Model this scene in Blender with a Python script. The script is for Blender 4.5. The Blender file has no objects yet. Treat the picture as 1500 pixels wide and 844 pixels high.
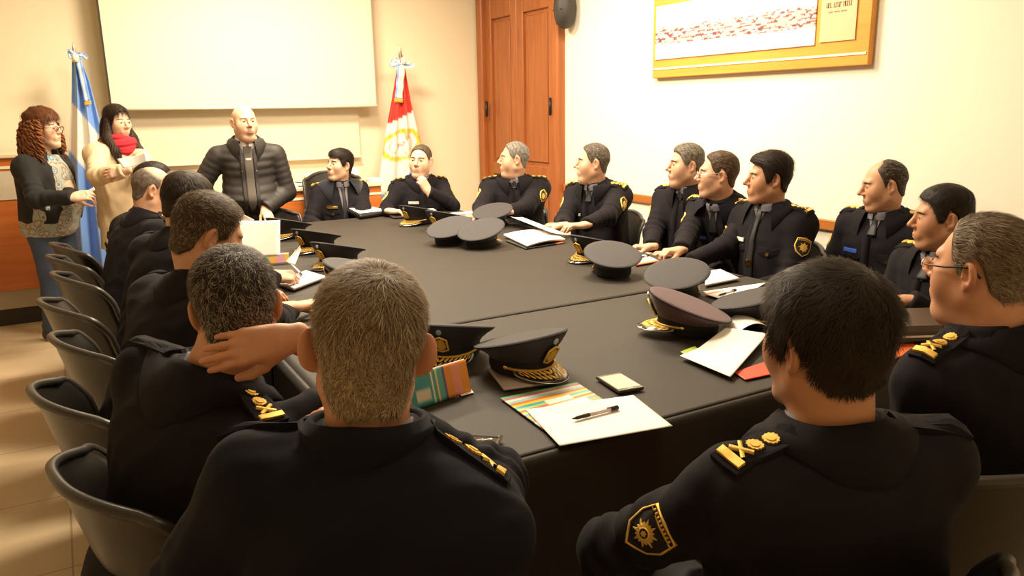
import bpy, math, random
import numpy as np
from mathutils import Matrix, Vector
rng = np.random.default_rng(7)
random.seed(7)
SC = bpy.context.scene
COL = SC.collection
V = lambda *a: np.array(a, float)
def nz(v):
    v = np.asarray(v, float); return v / max(1e-9, np.linalg.norm(v))
# ------------------------------------------------------------------ camera geometry (pixel frame 1500 x 844)
F, CX, CY, HC = 1132.0, 750.0, 422.0, 1.50
_dY = nz(V(80 - CX, 170 - CY, F)); _dX = nz(V(2774 - CX, 124 - CY, F)); _dX = nz(_dX - _dY * _dX.dot(_dY))
_up = np.cross(_dX, _dY)
if _up[1] > 0: _up = -_up
RM = np.array([_dX, _dY, _up])
CAM = V(0, 0, HC)
def ray(x, y): return RM @ V(x - CX, y - CY, F)
def onz(x, y, z): d = ray(x, y); return CAM + d * ((z - HC) / d[2])
def ony(x, y, Y): d = ray(x, y); return CAM + d * (Y / d[1])
def onx(x, y, X): d = ray(x, y); return CAM + d * (X / d[0])
def dep(x, y, D): return CAM + ray(x, y) * (D / F)
cam_d = bpy.data.cameras.new('camera'); cam = bpy.data.objects.new('camera', cam_d); COL.objects.link(cam)
cam_d.sensor_width = 36; cam_d.sensor_fit = 'HORIZONTAL'; cam_d.lens = F / 1500 * 36; cam_d.clip_start = 0.02
_m = np.eye(4); _m[:3, 0] = RM[:, 0]; _m[:3, 1] = -RM[:, 1]; _m[:3, 2] = -RM[:, 2]; _m[:3, 3] = CAM
cam.matrix_world = Matrix(_m.tolist()); SC.camera = cam
# ------------------------------------------------------------------ materials
MATS = {}
def mat(name, col=(.5, .5, .5), rough=.6, metal=0., bump=0., bscale=200., attr=False, var=0., vscale=4., sheen=0., coat=0., spec=.5, setup=None, emit=0.):
    if name in MATS: return MATS[name]
    m = bpy.data.materials.new(name); m.use_nodes = True
    nt = m.node_tree; b = nt.nodes['Principled BSDF']
    b.inputs['Base Color'].default_value = (*col, 1); b.inputs['Roughness'].default_value = rough; b.inputs['Metallic'].default_value = metal
    b.inputs['Specular IOR Level'].default_value = spec
    if sheen: b.inputs['Sheen Weight'].default_value = sheen; b.inputs['Sheen Roughness'].default_value = .4
    if coat: b.inputs['Coat Weight'].default_value = coat; b.inputs['Coat Roughness'].default_value = .15
    if emit: b.inputs['Emission Color'].default_value = (*col, 1); b.inputs['Emission Strength'].default_value = emit
    src = None
    tc = nt.nodes.new('ShaderNodeTexCoord')
    if attr:
        a = nt.nodes.new('ShaderNodeAttribute'); a.attribute_name = 'Col'; src = a.outputs['Color']
    if var:
        n = nt.nodes.new('ShaderNodeTexNoise'); n.inputs['Scale'].default_value = vscale; n.inputs['Detail'].default_value = 4
        nt.links.new(tc.outputs['Object'], n.inputs['Vector'])
        mr = nt.nodes.new('ShaderNodeMapRange'); mr.inputs['To Min'].default_value = 1 - var; mr.inputs['To Max'].default_value = 1 + var
        nt.links.new(n.outputs['Fac'], mr.inputs['Value'])
        mx = nt.nodes.new('ShaderNodeMix'); mx.data_type = 'RGBA'; mx.blend_type = 'MULTIPLY'; mx.inputs['Factor'].default_value = 1
        if src: nt.links.new(src, mx.inputs[6])
        else: mx.inputs[6].default_value = (*col, 1)
        nt.links.new(mr.outputs['Result'], mx.inputs[7]); src = mx.outputs[2]
    if src: nt.links.new(src, b.inputs['Base Color'])
    if bump:
        n2 = nt.nodes.new('ShaderNodeTexNoise'); n2.inputs['Scale'].default_value = bscale; n2.inputs['Detail'].default_value = 3
        nt.links.new(tc.outputs['Object'], n2.inputs['Vector'])
        bp = nt.nodes.new('ShaderNodeBump'); bp.inputs['Strength'].default_value = bump; bp.inputs['Distance'].default_value = .002
        nt.links.new(n2.outputs['Fac'], bp.inputs['Height']); nt.links.new(bp.outputs['Normal'], b.inputs['Normal'])
    if setup: setup(nt, b, tc)
    MATS[name] = m
    return m
# ------------------------------------------------------------------ mesh building
class MB:
    """collects geometry for ONE mesh object"""
    def __init__(s): s.v = []; s.f = []; s.c = []; s.n = 0; s.mats = []; s.flat = False
    def add(s, v, f, mi=0, col=None, smooth=True):
        v = np.asarray(v, float).reshape(-1, 3)
        if not len(v): return s
        if isinstance(f, np.ndarray): fs = [f]
        else:
            d = {}
            for q in f: d.setdefault(len(q), []).append(q)
            fs = [np.array(x) for x in d.values()]
        for q in fs:
            if len(q): s.f.append((q + s.n, mi, smooth))
        s.v.append(v); s.n += len(v)
        c = np.ones((len(v), 4))
        if col is not None: c[:, :3] = col
        s.c.append(c); return s
    def build(s, name, mats, parent=None, kind=None):
        me = bpy.data.meshes.new(name)
        v = np.concatenate(s.v); me.vertices.add(len(v)); me.vertices.foreach_set('co', v.astype(np.float32).ravel())
        li = np.concatenate([q.ravel() for q, _, _ in s.f]); nl = len(li)
        tot = np.concatenate([np.full(len(q), q.shape[1]) for q, _, _ in s.f])
        st = np.concatenate([[0], np.cumsum(tot)[:-1]])
        me.loops.add(nl); me.polygons.add(len(tot))
        me.loops.foreach_set('vertex_index', li.astype(np.int32))
        me.polygons.foreach_set('loop_start', st.astype(np.int32))
        try: me.polygons.foreach_set('loop_total', tot.astype(np.int32))
        except Exception: pass
        me.polygons.foreach_set('material_index', np.concatenate([np.full(len(q), mi) for q, mi, _ in s.f]).astype(np.int32))
        me.polygons.foreach_set('use_smooth', np.concatenate([np.full(len(q), sm) for q, _, sm in s.f]))
        a = me.attributes.new('Col', 'FLOAT_COLOR', 'POINT'); a.data.foreach_set('color', np.concatenate(s.c).astype(np.float32).ravel())
        me.update(calc_edges=True)
        if not isinstance(mats, (list, tuple)): mats = [mats]
        for m in mats: me.materials.append(m)
        o = bpy.data.objects.new(name, me); COL.objects.link(o)
        if parent is not None: o.parent = parent
        if kind: o['kind'] = kind
        return o
    # ---- primitives
    def box(s, c, size, rot=None, mi=0, bev=0., col=None):
        """bevelled box (24 corner vertices) about centre c; rot = 3x3"""
        h = np.asarray(size, float) / 2; b = min(bev, h.min() * .49)
        if b <= 0:
            v = np.array([[x, y, z] for x in (-1, 1) for y in (-1, 1) for z in (-1, 1)], float) * h
            f = [(0, 1, 3, 2), (4, 6, 7, 5), (0, 4, 5, 1), (2, 3, 7, 6), (0, 2, 6, 4), (1, 5, 7, 3)]
        else:
            v = []; idx = {}
            for sx in (-1, 1):
                for sy in (-1, 1):
                    for sz in (-1, 1):
                        for ax in range(3):
                            p = np.array([sx, sy, sz]) * (h - b); p[ax] += (sx, sy, sz)[ax] * b
                            idx[(sx, sy, sz, ax)] = len(v); v.append(p)
            f = []
            I = lambda a, b_, c_, k: idx[(a, b_, c_, k)]
            for sg in (-1, 1):
                q = [I(sg, -1, -1, 0), I(sg, 1, -1, 0), I(sg, 1, 1, 0), I(sg, -1, 1, 0)]; f.append(q if sg > 0 else q[::-1])
                q = [I(-1, sg, -1, 1), I(-1, sg, 1, 1), I(1, sg, 1, 1), I(1, sg, -1, 1)]; f.append(q if sg > 0 else q[::-1])
                q = [I(-1, -1, sg, 2), I(1, -1, sg, 2), I(1, 1, sg, 2), I(-1, 1, sg, 2)]; f.append(q if sg > 0 else q[::-1])
            for a in (-1, 1):
                for c_ in (-1, 1):
                    q = [I(a, c_, -1, 0), I(a, c_, -1, 1), I(a, c_, 1, 1), I(a, c_, 1, 0)]; f.append(q[::-1] if a * c_ > 0 else q)
                    q = [I(a, -1, c_, 0), I(a, 1, c_, 0), I(a, 1, c_, 2), I(a, -1, c_, 2)]; f.append(q if a * c_ > 0 else q[::-1])
                    q = [I(-1, a, c_, 1), I(-1, a, c_, 2), I(1, a, c_, 2), I(1, a, c_, 1)]; f.append(q if a * c_ > 0 else q[::-1])
            for a in (-1, 1):
                for c_ in (-1, 1):
                    for d in (-1, 1):
                        q = [I(a, c_, d, 0), I(a, c_, d, 1), I(a, c_, d, 2)]; f.append(q if a * c_ * d > 0 else q[::-1])
            v = np.array(v)
        if rot is not None: v = v @ np.asarray(rot).T
        return s.add(v + np.asarray(c, float), f, mi, col, smooth=False)
    def tube(s, pts, r, n=10, mi=0, caps=True, col=None, flat=1.0):
        pts = np.asarray(pts, float); K = len(pts); r = np.broadcast_to(np.asarray(r, float), (K,))
        t = np.gradient(pts, axis=0); t /= np.linalg.norm(t, axis=1)[:, None] + 1e-12
        a = np.cross(t[0], V(0, 0, 1)); a = nz(a) if np.linalg.norm(a) > .05 else nz(np.cross(t[0], V(0, 1, 0)))
        ring = []
        for i in range(K):
            a = nz(a - t[i] * a.dot(t[i])); b = np.cross(t[i], a)
            th = np.linspace(0, 2 * np.pi, n, endpoint=False)
            ring.append(pts[i] + r[i] * (np.cos(th)[:, None] * a + flat * np.sin(th)[:, None] * b))
        v = np.concatenate(ring); f = []
        for i in range(K - 1):
            for j in range(n): f.append((i * n + j, i * n + (j + 1) % n, (i + 1) * n + (j + 1) % n, (i + 1) * n + j))
        if caps: f.append(tuple(range(n))[::-1]); f.append(tuple((K - 1) * n + j for j in range(n)))
        return s.add(v, f, mi, col)
    def lathe(s, prof, c=(0, 0, 0), n=24, mi=0, sx=1., sy=1., col=None):
        prof = np.asarray(prof, float); K = len(prof); th = np.linspace(0, 2 * np.pi, n, endpoint=False)
        v = np.array([[p[0] * math.cos(t) * sx, p[0] * math.sin(t) * sy, p[1]] for p in prof for t in th]) + np.asarray(c, float)
        f = [(i * n + j, i * n + (j + 1) % n, (i + 1) * n + (j + 1) % n, (i + 1) * n + j) for i in range(K - 1) for j in range(n)]
        f.append(tuple(range(n))[::-1]); f.append(tuple((K - 1) * n + j for j in range(n)))
        return s.add(v, f, mi, col)
    def grid(s, P, mi=0, col=None, closed=False, flip=False):
        """P: (m,n,3) points"""
        m, n = P.shape[:2]; i, j = np.meshgrid(np.arange(m - 1), np.arange(n if closed else n - 1), indexing='ij')
        j2 = (j + 1) % n
        q = np.stack([i * n + j, i * n + j2, (i + 1) * n + j2, (i + 1) * n + j], -1).reshape(-1, 4)
        if flip: q = q[:, ::-1]
        return s.add(P.reshape(-1, 3), q, mi, None if col is None else np.asarray(col).reshape(-1, 3))
    def slab(s, P, th, mi=0, col=None, nrm=None):
        """sheet P (m,n,3) given thickness th along -normal, closed rim"""
        m, n = P.shape[:2]
        if nrm is None:
            gu = np.gradient(P, axis=0); gv = np.gradient(P, axis=1); nn = np.cross(gu, gv); nn /= np.linalg.norm(nn, axis=-1)[..., None] + 1e-12
        else: nn = np.broadcast_to(np.asarray(nrm, float), P.shape)
        B = P - nn * th; N = m * n
        i, j = np.meshgrid(np.arange(m - 1), np.arange(n - 1), indexing='ij')
        q = np.stack([i * n + j, (i + 1) * n + j, (i + 1) * n + j + 1, i * n + j + 1], -1).reshape(-1, 4)
        rim = [(a, 0) for a in range(m)] + [(m - 1, b) for b in range(1, n)] + [(a, n - 1) for a in range(m - 2, -1, -1)] + [(0, b) for b in range(n - 2, 0, -1)]
        ri = np.array([a * n + b for a, b in rim]); r2 = np.roll(ri, -1)
        rq = np.stack([ri, ri + N, r2 + N, r2], -1)
        c = None if col is None else np.concatenate([np.asarray(col).reshape(-1, 3)] * 2)
        return s.add(np.concatenate([P.reshape(-1, 3), B.reshape(-1, 3)]), np.concatenate([q, q[:, ::-1] + N, rq]), mi, c)
    def poly(s, outline, th, M=None, mi=0, col=None):
        """extruded 2-D outline (xy), thickness th up in z, placed by 4x4 / 3x4 M"""
        o = np.asarray(outline, float); n = len(o)
        v = np.concatenate([np.c_[o, np.zeros(n)], np.c_[o, np.full(n, th)]])
        if M is not None: M = np.asarray(M); v = v @ M[:3, :3].T + M[:3, 3]
        f = [tuple(range(n))[::-1], tuple(range(n, 2 * n))] + [(i, (i + 1) % n, n + (i + 1) % n, n + i) for i in range(n)]
        return s.add(v, f, mi, col, smooth=False)
def rotz(a): c, s_ = math.cos(a), math.sin(a); return np.array([[c, -s_, 0], [s_, c, 0], [0, 0, 1.]])
def rotx(a): c, s_ = math.cos(a), math.sin(a); return np.array([[1, 0, 0], [0, c, -s_], [0, s_, c.real]])
def roty(a): c, s_ = math.cos(a), math.sin(a); return np.array([[c, 0, s_], [0, 1, 0], [-s_, 0, c]])
def frame(o, x, z):
    """4x4 with z axis z and x axis near x"""
    z = nz(z); x = nz(np.asarray(x) - z * np.dot(x, z)); y = np.cross(z, x); M = np.eye(4); M[:3, 0] = x; M[:3, 1] = y; M[:3, 2] = z; M[:3, 3] = o; return M
def empty(name, label, cat, loc, rz=0., group=None):
    o = bpy.data.objects.new(name, None); o.empty_display_size = .1; COL.objects.link(o)
    o.location = tuple(map(float, loc)); o.rotation_euler = (0, 0, rz); o['label'] = label; o['category'] = cat
    if group: o['group'] = group
    return o
def tag(o, label, cat, group=None):
    o['label'] = label; o['category'] = cat
    if group: o['group'] = group
    return o
def dup(root, loc, rz, label, group=None):
    def cp(o, par):
        c = o.copy(); COL.objects.link(c); c.parent = par
        for ch in list(o.children): cp(ch, c)
        return c
    r = cp(root, None); r.location = tuple(map(float, loc)); r.rotation_euler = (0, 0, rz); r['label'] = label
    if group: r['group'] = group
    return r
# ------------------------------------------------------------------ signed distance modelling
def smin(a, b, k):
    h = np.maximum(k - np.abs(a - b), 0) / k; return np.minimum(a, b) - h * h * k * .25
def smax(a, b, k): return -smin(-a, -b, k)
def cap(p, a, b, ra, rb):
    a = np.asarray(a, float); b = np.asarray(b, float); ab = b - a
    t = np.clip(((p - a) @ ab) / max(1e-9, ab @ ab), 0, 1)
    return np.linalg.norm(p - a - t[:, None] * ab, axis=1) - (ra + (rb - ra) * t)
def ell(p, c, r, R=None):
    q = p - np.asarray(c, float)
    if R is not None: q = q @ np.asarray(R)
    r = np.asarray(r, float); k0 = np.linalg.norm(q / r, axis=1); k1 = np.linalg.norm(q / (r * r), axis=1)
    return k0 * (k0 - 1) / np.maximum(k1, 1e-6)
_CO = np.array([[0, 0, 0], [1, 0, 0], [0, 1, 0], [1, 1, 0], [0, 0, 1], [1, 0, 1], [0, 1, 1], [1, 1, 1]])
_ED = [(0, 1), (2, 3), (4, 5), (6, 7), (0, 2), (1, 3), (4, 6), (5, 7), (0, 4), (1, 5), (2, 6), (3, 7)]
def sdfmesh(f, lo, hi, h, B=6, lip=1.7, smooth=1):
    lo = np.asarray(lo, float); hi = np.asarray(hi, float)
    n = np.ceil((hi - lo) / (h * B)).astype(int); s = h * B
    cc = np.stack(np.meshgrid(*[np.arange(k) for k in n], indexing='ij'), -1).reshape(-1, 3)
    dc = f(lo + (cc + .5) * s).reshape(n)
    act = np.abs(dc) < s * .87 * lip + h
    rep = lambda a: a.repeat(B, 0).repeat(B, 1).repeat(B, 2)
    ca = rep(act); N = n * B + 1
    mask = np.zeros(N, bool)
    for c in _CO: mask[c[0]:N[0] - 1 + c[0], c[1]:N[1] - 1 + c[1], c[2]:N[2] - 1 + c[2]] |= ca
    vals = np.ones(N, np.float32); idx = np.argwhere(mask)
    vals[mask] = f(lo + idx * h)
    cells = np.argwhere(ca)
    cv = np.stack([vals[cells[:, 0] + c[0], cells[:, 1] + c[1], cells[:, 2] + c[2]] for c in _CO], 1)
    neg = cv < 0; k = neg.sum(1); sel = (k > 0) & (k < 8); cells = cells[sel]; cv = cv[sel]
    acc = np.zeros((len(cells), 3)); cnt = np.zeros(len(cells))
    for a, b in _ED:
        va, vb = cv[:, a], cv[:, b]; m = (va < 0) != (vb < 0)
        t = np.where(m, va / np.where(m, va - vb, 1), 0)
        acc += np.where(m[:, None], _CO[a] + t[:, None] * (_CO[b] - _CO[a]), 0); cnt += m
    vert = lo + (cells + acc / cnt[:, None]) * h
    vid = np.full(N, -1, np.int64); vid[cells[:, 0], cells[:, 1], cells[:, 2]] = np.arange(len(cells))
    quads = []
    for ax in range(3):
        e = [0, 0, 0]; e[ax] = 1; o1 = [0, 0, 0]; o1[(ax + 1) % 3] = -1; o2 = [0, 0, 0]; o2[(ax + 2) % 3] = -1
        v0 = cv[:, 0]; v1 = cv[:, [1, 2, 4][ax]]; m = (v0 < 0) != (v1 < 0)
        c = cells[m]; ok = (c[:, (ax + 1) % 3] > 0) & (c[:, (ax + 2) % 3] > 0); c = c[ok]; sg = v0[m][ok] < 0
        g = lambda off: vid[c[:, 0] + off[0], c[:, 1] + off[1], c[:, 2] + off[2]]
        q = np.stack([g([0, 0, 0]), g(o1), g(np.add(o1, o2)), g(o2)], 1)
        q[~sg] = q[~sg][:, ::-1]; quads.append(q[(q >= 0).all(1)])
    q = np.concatenate(quads)
    for _ in range(smooth):
        sm = np.zeros_like(vert); ct = np.zeros(len(vert))
        for a in range(4):
            np.add.at(sm, q[:, a], vert[q[:, (a + 1) % 4]]); np.add.at(ct, q[:, a], 1)
        vert = np.where(ct[:, None] > 0, .6 * vert + .4 * sm / np.maximum(ct, 1)[:, None], vert)
    return vert, q
def sgrad(f, p, e=.002):
    g = np.stack([f(p + d) - f(p - d) for d in np.eye(3) * e], 1); return g / (np.linalg.norm(g, axis=1)[:, None] + 1e-9)
def cast(f, O, D, it=50):
    O = np.asarray(O, float).reshape(-1, 3); D = np.broadcast_to(nz(D), O.shape); t = np.zeros(len(O))
    for _ in range(it): t = np.clip(t + .7 * f(O + t[:, None] * D), -.15, .4)
    return O + t[:, None] * D
def decal(mb, f, O, U, Vv, D, outline, off=.002, th=.003, mi=0, rings=3, col=None):
    """solid appliqué: star-shaped outline (list of uv) about its centroid, pressed along D onto surface f"""
    o = np.asarray(outline, float); n = len(o); c = o.mean(0)
    uv = [c[None]] + [c + (o - c) * (k + 1) / rings for k in range(rings)]; uv = np.concatenate(uv)
    D = nz(D); st = np.asarray(O) + uv[:, :1] * nz(U) + uv[:, 1:] * nz(Vv) - D * .06
    b = cast(f, st, D); top = b - D * (off + th); bot = b[-n:] + D * .004
    fc = [(0, 1 + j, 1 + (j + 1) % n) for j in range(n)]
    for k in range(rings - 1):
        a = 1 + k * n; e = 1 + (k + 1) * n
        fc += [(a + j, e + j, e + (j + 1) % n, a + (j + 1) % n) for j in range(n)]
    a = 1 + (rings - 1) * n; e = len(top)
    fc += [(a + j, e + j, e + (j + 1) % n, a + (j + 1) % n) for j in range(n)]
    # orient outward
    if np.dot(np.cross(nz(U), nz(Vv)), -D) < 0: fc = [q[::-1] for q in fc]
    mb.add(np.concatenate([top, bot]), fc, mi, col, smooth=False)
def strip(mb, f, line, w, D, U, Vv, O, off=.002, th=.003, mi=0, closed=False):
    """ribbon of width w along a uv polyline pressed on the surface"""
    l = np.asarray(line, float)
    if closed: l = np.concatenate([l, l[:1]])
    t = np.gradient(l, axis=0)
    if closed: t[0] = t[-1] = t[0] + t[-1]
    t /= np.linalg.norm(t, axis=1)[:, None] + 1e-9; nn = np.c_[-t[:, 1], t[:, 0]]
    D = nz(D); uv = np.stack([l - nn * w / 2, l + nn * w / 2], 1)
    P = np.asarray(O) + uv[..., :1] * nz(U) + uv[..., 1:] * nz(Vv) - D * .06
    b = cast(f, P.reshape(-1, 3), D).reshape(P.shape); tp = b - D * (off + th); bt = b + D * .003
    G = np.stack([bt[:, 0], tp[:, 0], tp[:, 1], bt[:, 1]], 1)
    mb.grid(G, mi, flip=np.dot(np.cross(nz(U), nz(Vv)), -D) > 0)
circ = lambda r, n=12, rx=None: [(r * math.cos(2 * math.pi * i / n), (rx or r) * math.sin(2 * math.pi * i / n)) for i in range(n)]
star = lambda r, n=10, k=.8: [(r * (1 if i % 2 == 0 else k) * math.cos(math.pi * i / n), r * (1 if i % 2 == 0 else k) * math.sin(math.pi * i / n)) for i in range(2 * n)]
rect = lambda w, h: [(-w / 2, -h / 2), (0, -h / 2), (w / 2, -h / 2), (w / 2, 0), (w / 2, h / 2), (0, h / 2), (-w / 2, h / 2), (-w / 2, 0)]
def sst(x, a, b): t = np.clip((x - a) / (b - a), 0, 1); return t * t * (3 - 2 * t)
_nd = rng.normal(size=(10, 3)); _nd /= np.linalg.norm(_nd, axis=1)[:, None]; _nph = rng.uniform(0, 6.28, 10)
def snoise(p, fr, seed=0.):
    """cheap smooth 3-D noise in about -1..1"""
    r = 0
    for i in range(6): r = r + np.sin((p @ _nd[i]) * fr * (1 + .25 * i) + _nph[i] + seed * (i + 1) + 1.3 * np.sin((p @ _nd[9 - i]) * fr * .6 + seed))
    return r / 4
# ------------------------------------------------------------------ materials for people
M_SKIN = mat('skin', rough=.5, attr=True, var=.08, vscale=40, bump=.12, bscale=350, spec=.4)
M_HAIR = mat('hair', rough=.55, attr=True, spec=.2)
M_EYE = mat('eye', attr=True, rough=.12)
M_UNI = mat('navy_wool', (.0105, .0085, .0115), .85, bump=.25, bscale=900, var=.15, vscale=12, sheen=.02, spec=.14)
M_UNI2 = mat('navy_blue_wool', (.0085, .0085, .0145), .85, bump=.25, bscale=900, var=.15, vscale=12, sheen=.02, spec=.14)
M_FUR = mat('dark_fleece', (.008, .008, .016), .95, bump=1.0, bscale=260, sheen=.2)
M_SHIRT = mat('grey_shirt', (.15, .14, .17), .75, bump=.1, bscale=800)
M_TIE = mat('black_tie', (.014, .013, .018), .55)
M_TROU = mat('dark_trousers', (.012, .012, .017), .8, bump=.2, bscale=700)
M_SHOE = mat('black_leather', (.01, .01, .01), .3)
M_GOLD = mat('gold_thread', (.86, .56, .12), .42, .65, bump=.8, bscale=900)
M_GOLDP = mat('polished_gold', (.95, .68, .22), .22, 1.0)
M_BLACK = mat('black_cloth', (.008, .007, .009), .85)
M_WHITE = mat('white_badge', (.75, .75, .72), .4)
M_BLUEB = mat('blue_badge', (.05, .12, .55), .4)
M_STEEL = mat('silver_wire', (.6, .58, .55), .25, 1.0)
M_LENS = None
def _glass(nt, b, tc):
    b.inputs['Transmission Weight'].default_value = 1.0; b.inputs['Roughness'].default_value = .02; b.inputs['IOR'].default_value = 1.12
M_LENS = mat('clear_lens', (1, 1, 1), setup=_glass)
# ------------------------------------------------------------------ heads
def head_sdf(H, neck, ears=True):
    """head in its own frame: origin mid-head, +y face, +z crown"""
    w, jw, fat, ns = H.get('w', 1.), H.get('jw', 1.), H.get('fat', 0.), H.get('nose', 1.)
    fem = H.get('fem', 0)
    A = lambda *a: V(*a)
    er = rotz(.38 + H.get('eo', 0.)) @ roty(.10)
    def f(p):
        q = p.copy(); q[:, 0] = np.abs(q[:, 0])
        d = ell(q, (0, -.014, .03), (.074 * w, .094, .084))
        d = smin(d, ell(q, (0, .022, -.03), (.061 * w, .066, .084)), .03)
        d = smin(d, cap(q, A(.049 * jw, -.002, -.06), A(.02 * jw, .06, -.104), .021, .017), .035)
        d = smin(d, ell(q, (0, .071, -.105), (.022, .02, .018)), .025)
        if fat: d = smin(d, ell(q, (0, .022, -.118), (.05 * fat, .055, .034 * fat)), .04)
        d = smin(d, ell(q, (.040, .054, -.022 - .012 * fat), (.026 + .005 * fat, .024, .030 + .006 * fat)), .04)
        if not fem: d = smin(d, cap(q, A(0, .0845, .029), A(.038, .0705, .029), .0095, .009), .02)
        d = smax(d, -ell(q, (.033, .099, .005), (.019, .015, .0125)), .012)
        d = smin(d, ell(q, (.0325, .0735, .004), (.0165, .0155, .0145)), .005)
        d = smax(d, -ell(q, (.0325, .0905, .003), (.0138, .014, .0056)), .003)
        d = smin(d, cap(q, A(0, .087, .016), A(0, .088 + .024 * ns, -.022), .0075, .0115), .012)
        d = smin(d, ell(q, (.0115, .098, -.029), (.0085, .011, .008)), .007)
        qm = q + np.stack([0 * q[:, 0], 3.0 * q[:, 0] ** 2, 5.5 * q[:, 0] ** 2 + .0008], 1)
        d = smin(d, ell(q, (0, .083, -.064), (.03, .014, .022)), .02)
        d = smin(d, ell(qm, (0, .091, -.0595), (.023, .0105, .0058)), .007)
        d = smin(d, ell(qm, (0, .0895, -.0712), (.02, .0105, .007)), .007)
        d = smax(d, -ell(qm, (0, .104, -.0655), (.021, .0062, .0011)), .0025)
        d = smin(d, cap(p, A(0, -.028, -.05), neck, .056 * H.get('nw', 1.), .062 * H.get('nw', 1.)), .03)
        if H.get('roll'):  # folds of the nape
            d = smin(d, cap(q, A(0, -.075, -.085), A(.035, -.06, -.085), .022, .018), .02)
        if ears:
            c = A(.079 * w + .012 * H.get('eo', 0.), -.016, -.004)
            l = (q - c) @ er
            e = ell(l, (0, 0, 0), (.0095, .0195, .0325))
            e = smax(e, -ell(l, (.0085, .002, .003), (.0105, .0125, .0225)), .0035)
            e = smin(e, cap(l, A(.002, -.006, .016), A(.0015, -.007, -.012), .0045, .004), .005)
            e = smin(e, ell(l, (.002, .0145, -.006), (.005, .004, .0065)), .004)
            e = smin(e, ell(l, (.001, .007, -.026), (.0065, .009, .011)), .006)
            d = smin(d, e, .007)
        return d
    return f
def hair_amount(p, R):
    """0..1 where hair grows; R = hairline settings"""
    x, y, z = np.abs(p[:, 0]), p[:, 1], p[:, 2]
    zf, sb, zn, tp = R.get('front', .072), R.get('side', -.012), R.get('nape', -.075), R.get('temple', .0)
    zm = np.interp(y, [-.12, -.075, -.052, -.036, -.012, .012, .03, .046, .06, .075, .11],
                   [zn, zn, zn + .02, .008, .031, sb + .008, sb + .012 + tp, .045 + tp * 1.2, zf - .004 + tp * .6, zf, zf])
    zm = zm + .006 * snoise(p, 90, 2.) * .6
    w = sst(z - zm, -.002, R.get('fade', .016))
    if 'bald' in R:
        zb = R['bald']; w = w * (1 - sst(z + np.clip(y, -.1, .1) * R.get('bslope', .35), zb, zb + .018))
    return w
def hair_thick(p, R):
    w = hair_amount(p, R)
    up = sst(p[:, 2], .03, .11)
    t = R.get('t', .006) + R.get('top', .006) * up + R.get('fr', 0.) * sst(p[:, 1], .02, .09) * up
    n = snoise(p * V(1, .55, 1), R.get('nf', 160), R.get('seed', 1.))
    return -.004 + w * (t + .004 + R.get('na', .0015) * n)
def ribbons(mb, root, d, nrm, L, w, lift, cols, seg=4, curl=0., gravity=0.):
    """strands as tapered ribbons"""
    n = len(root); L = np.broadcast_to(L, (n,))[:, None]; side = np.cross(d, nrm); side /= np.linalg.norm(side, axis=1)[:, None] + 1e-9
    ph = rng.uniform(0, 6.28, (n, 1)); rows = []
    for k in range(seg + 1):
        s = k / seg
        c = root + d * L * s + nrm * L * lift * (s - .55 * s * s) + side * curl * L * np.sin(ph + s * 4) * s
        if gravity: c = c + V(0, 0, -1) * gravity * L * s * s
        ww = w * (1 - s) ** .6 + .00008
        rows.append(np.stack([c - side * ww / 2, c + side * ww / 2], 1))
    P = np.stack(rows, 1)                      # n, seg+1, 2, 3
    base = (np.arange(n) * (seg + 1) * 2)[:, None]
    q = np.concatenate([base + np.array([[2 * k, 2 * k + 1, 2 * k + 3, 2 * k + 2]]) for k in range(seg)])
    mb.add(P.reshape(-1, 3), q, 0, np.repeat(cols, (seg + 1) * 2, 0))
def sample(v, q, n, wgt=None):
    a = np.linalg.norm(np.cross(v[q[:, 2]] - v[q[:, 0]], v[q[:, 3]] - v[q[:, 1]]), axis=1)
    if wgt is not None: a = a * wgt
    i = rng.choice(len(q), n, p=a / a.sum()); s, t = rng.random((2, n, 1))
    return (v[q[i, 0]] * (1 - s) + v[q[i, 1]] * s) * (1 - t) + (v[q[i, 3]] * (1 - s) + v[q[i, 2]] * s) * t
def clean(v, q, keep):
    kq = keep[q].any(1); q = q[kq]; u, inv = np.unique(q, return_inverse=True); return v[u], inv.reshape(q.shape)
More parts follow.
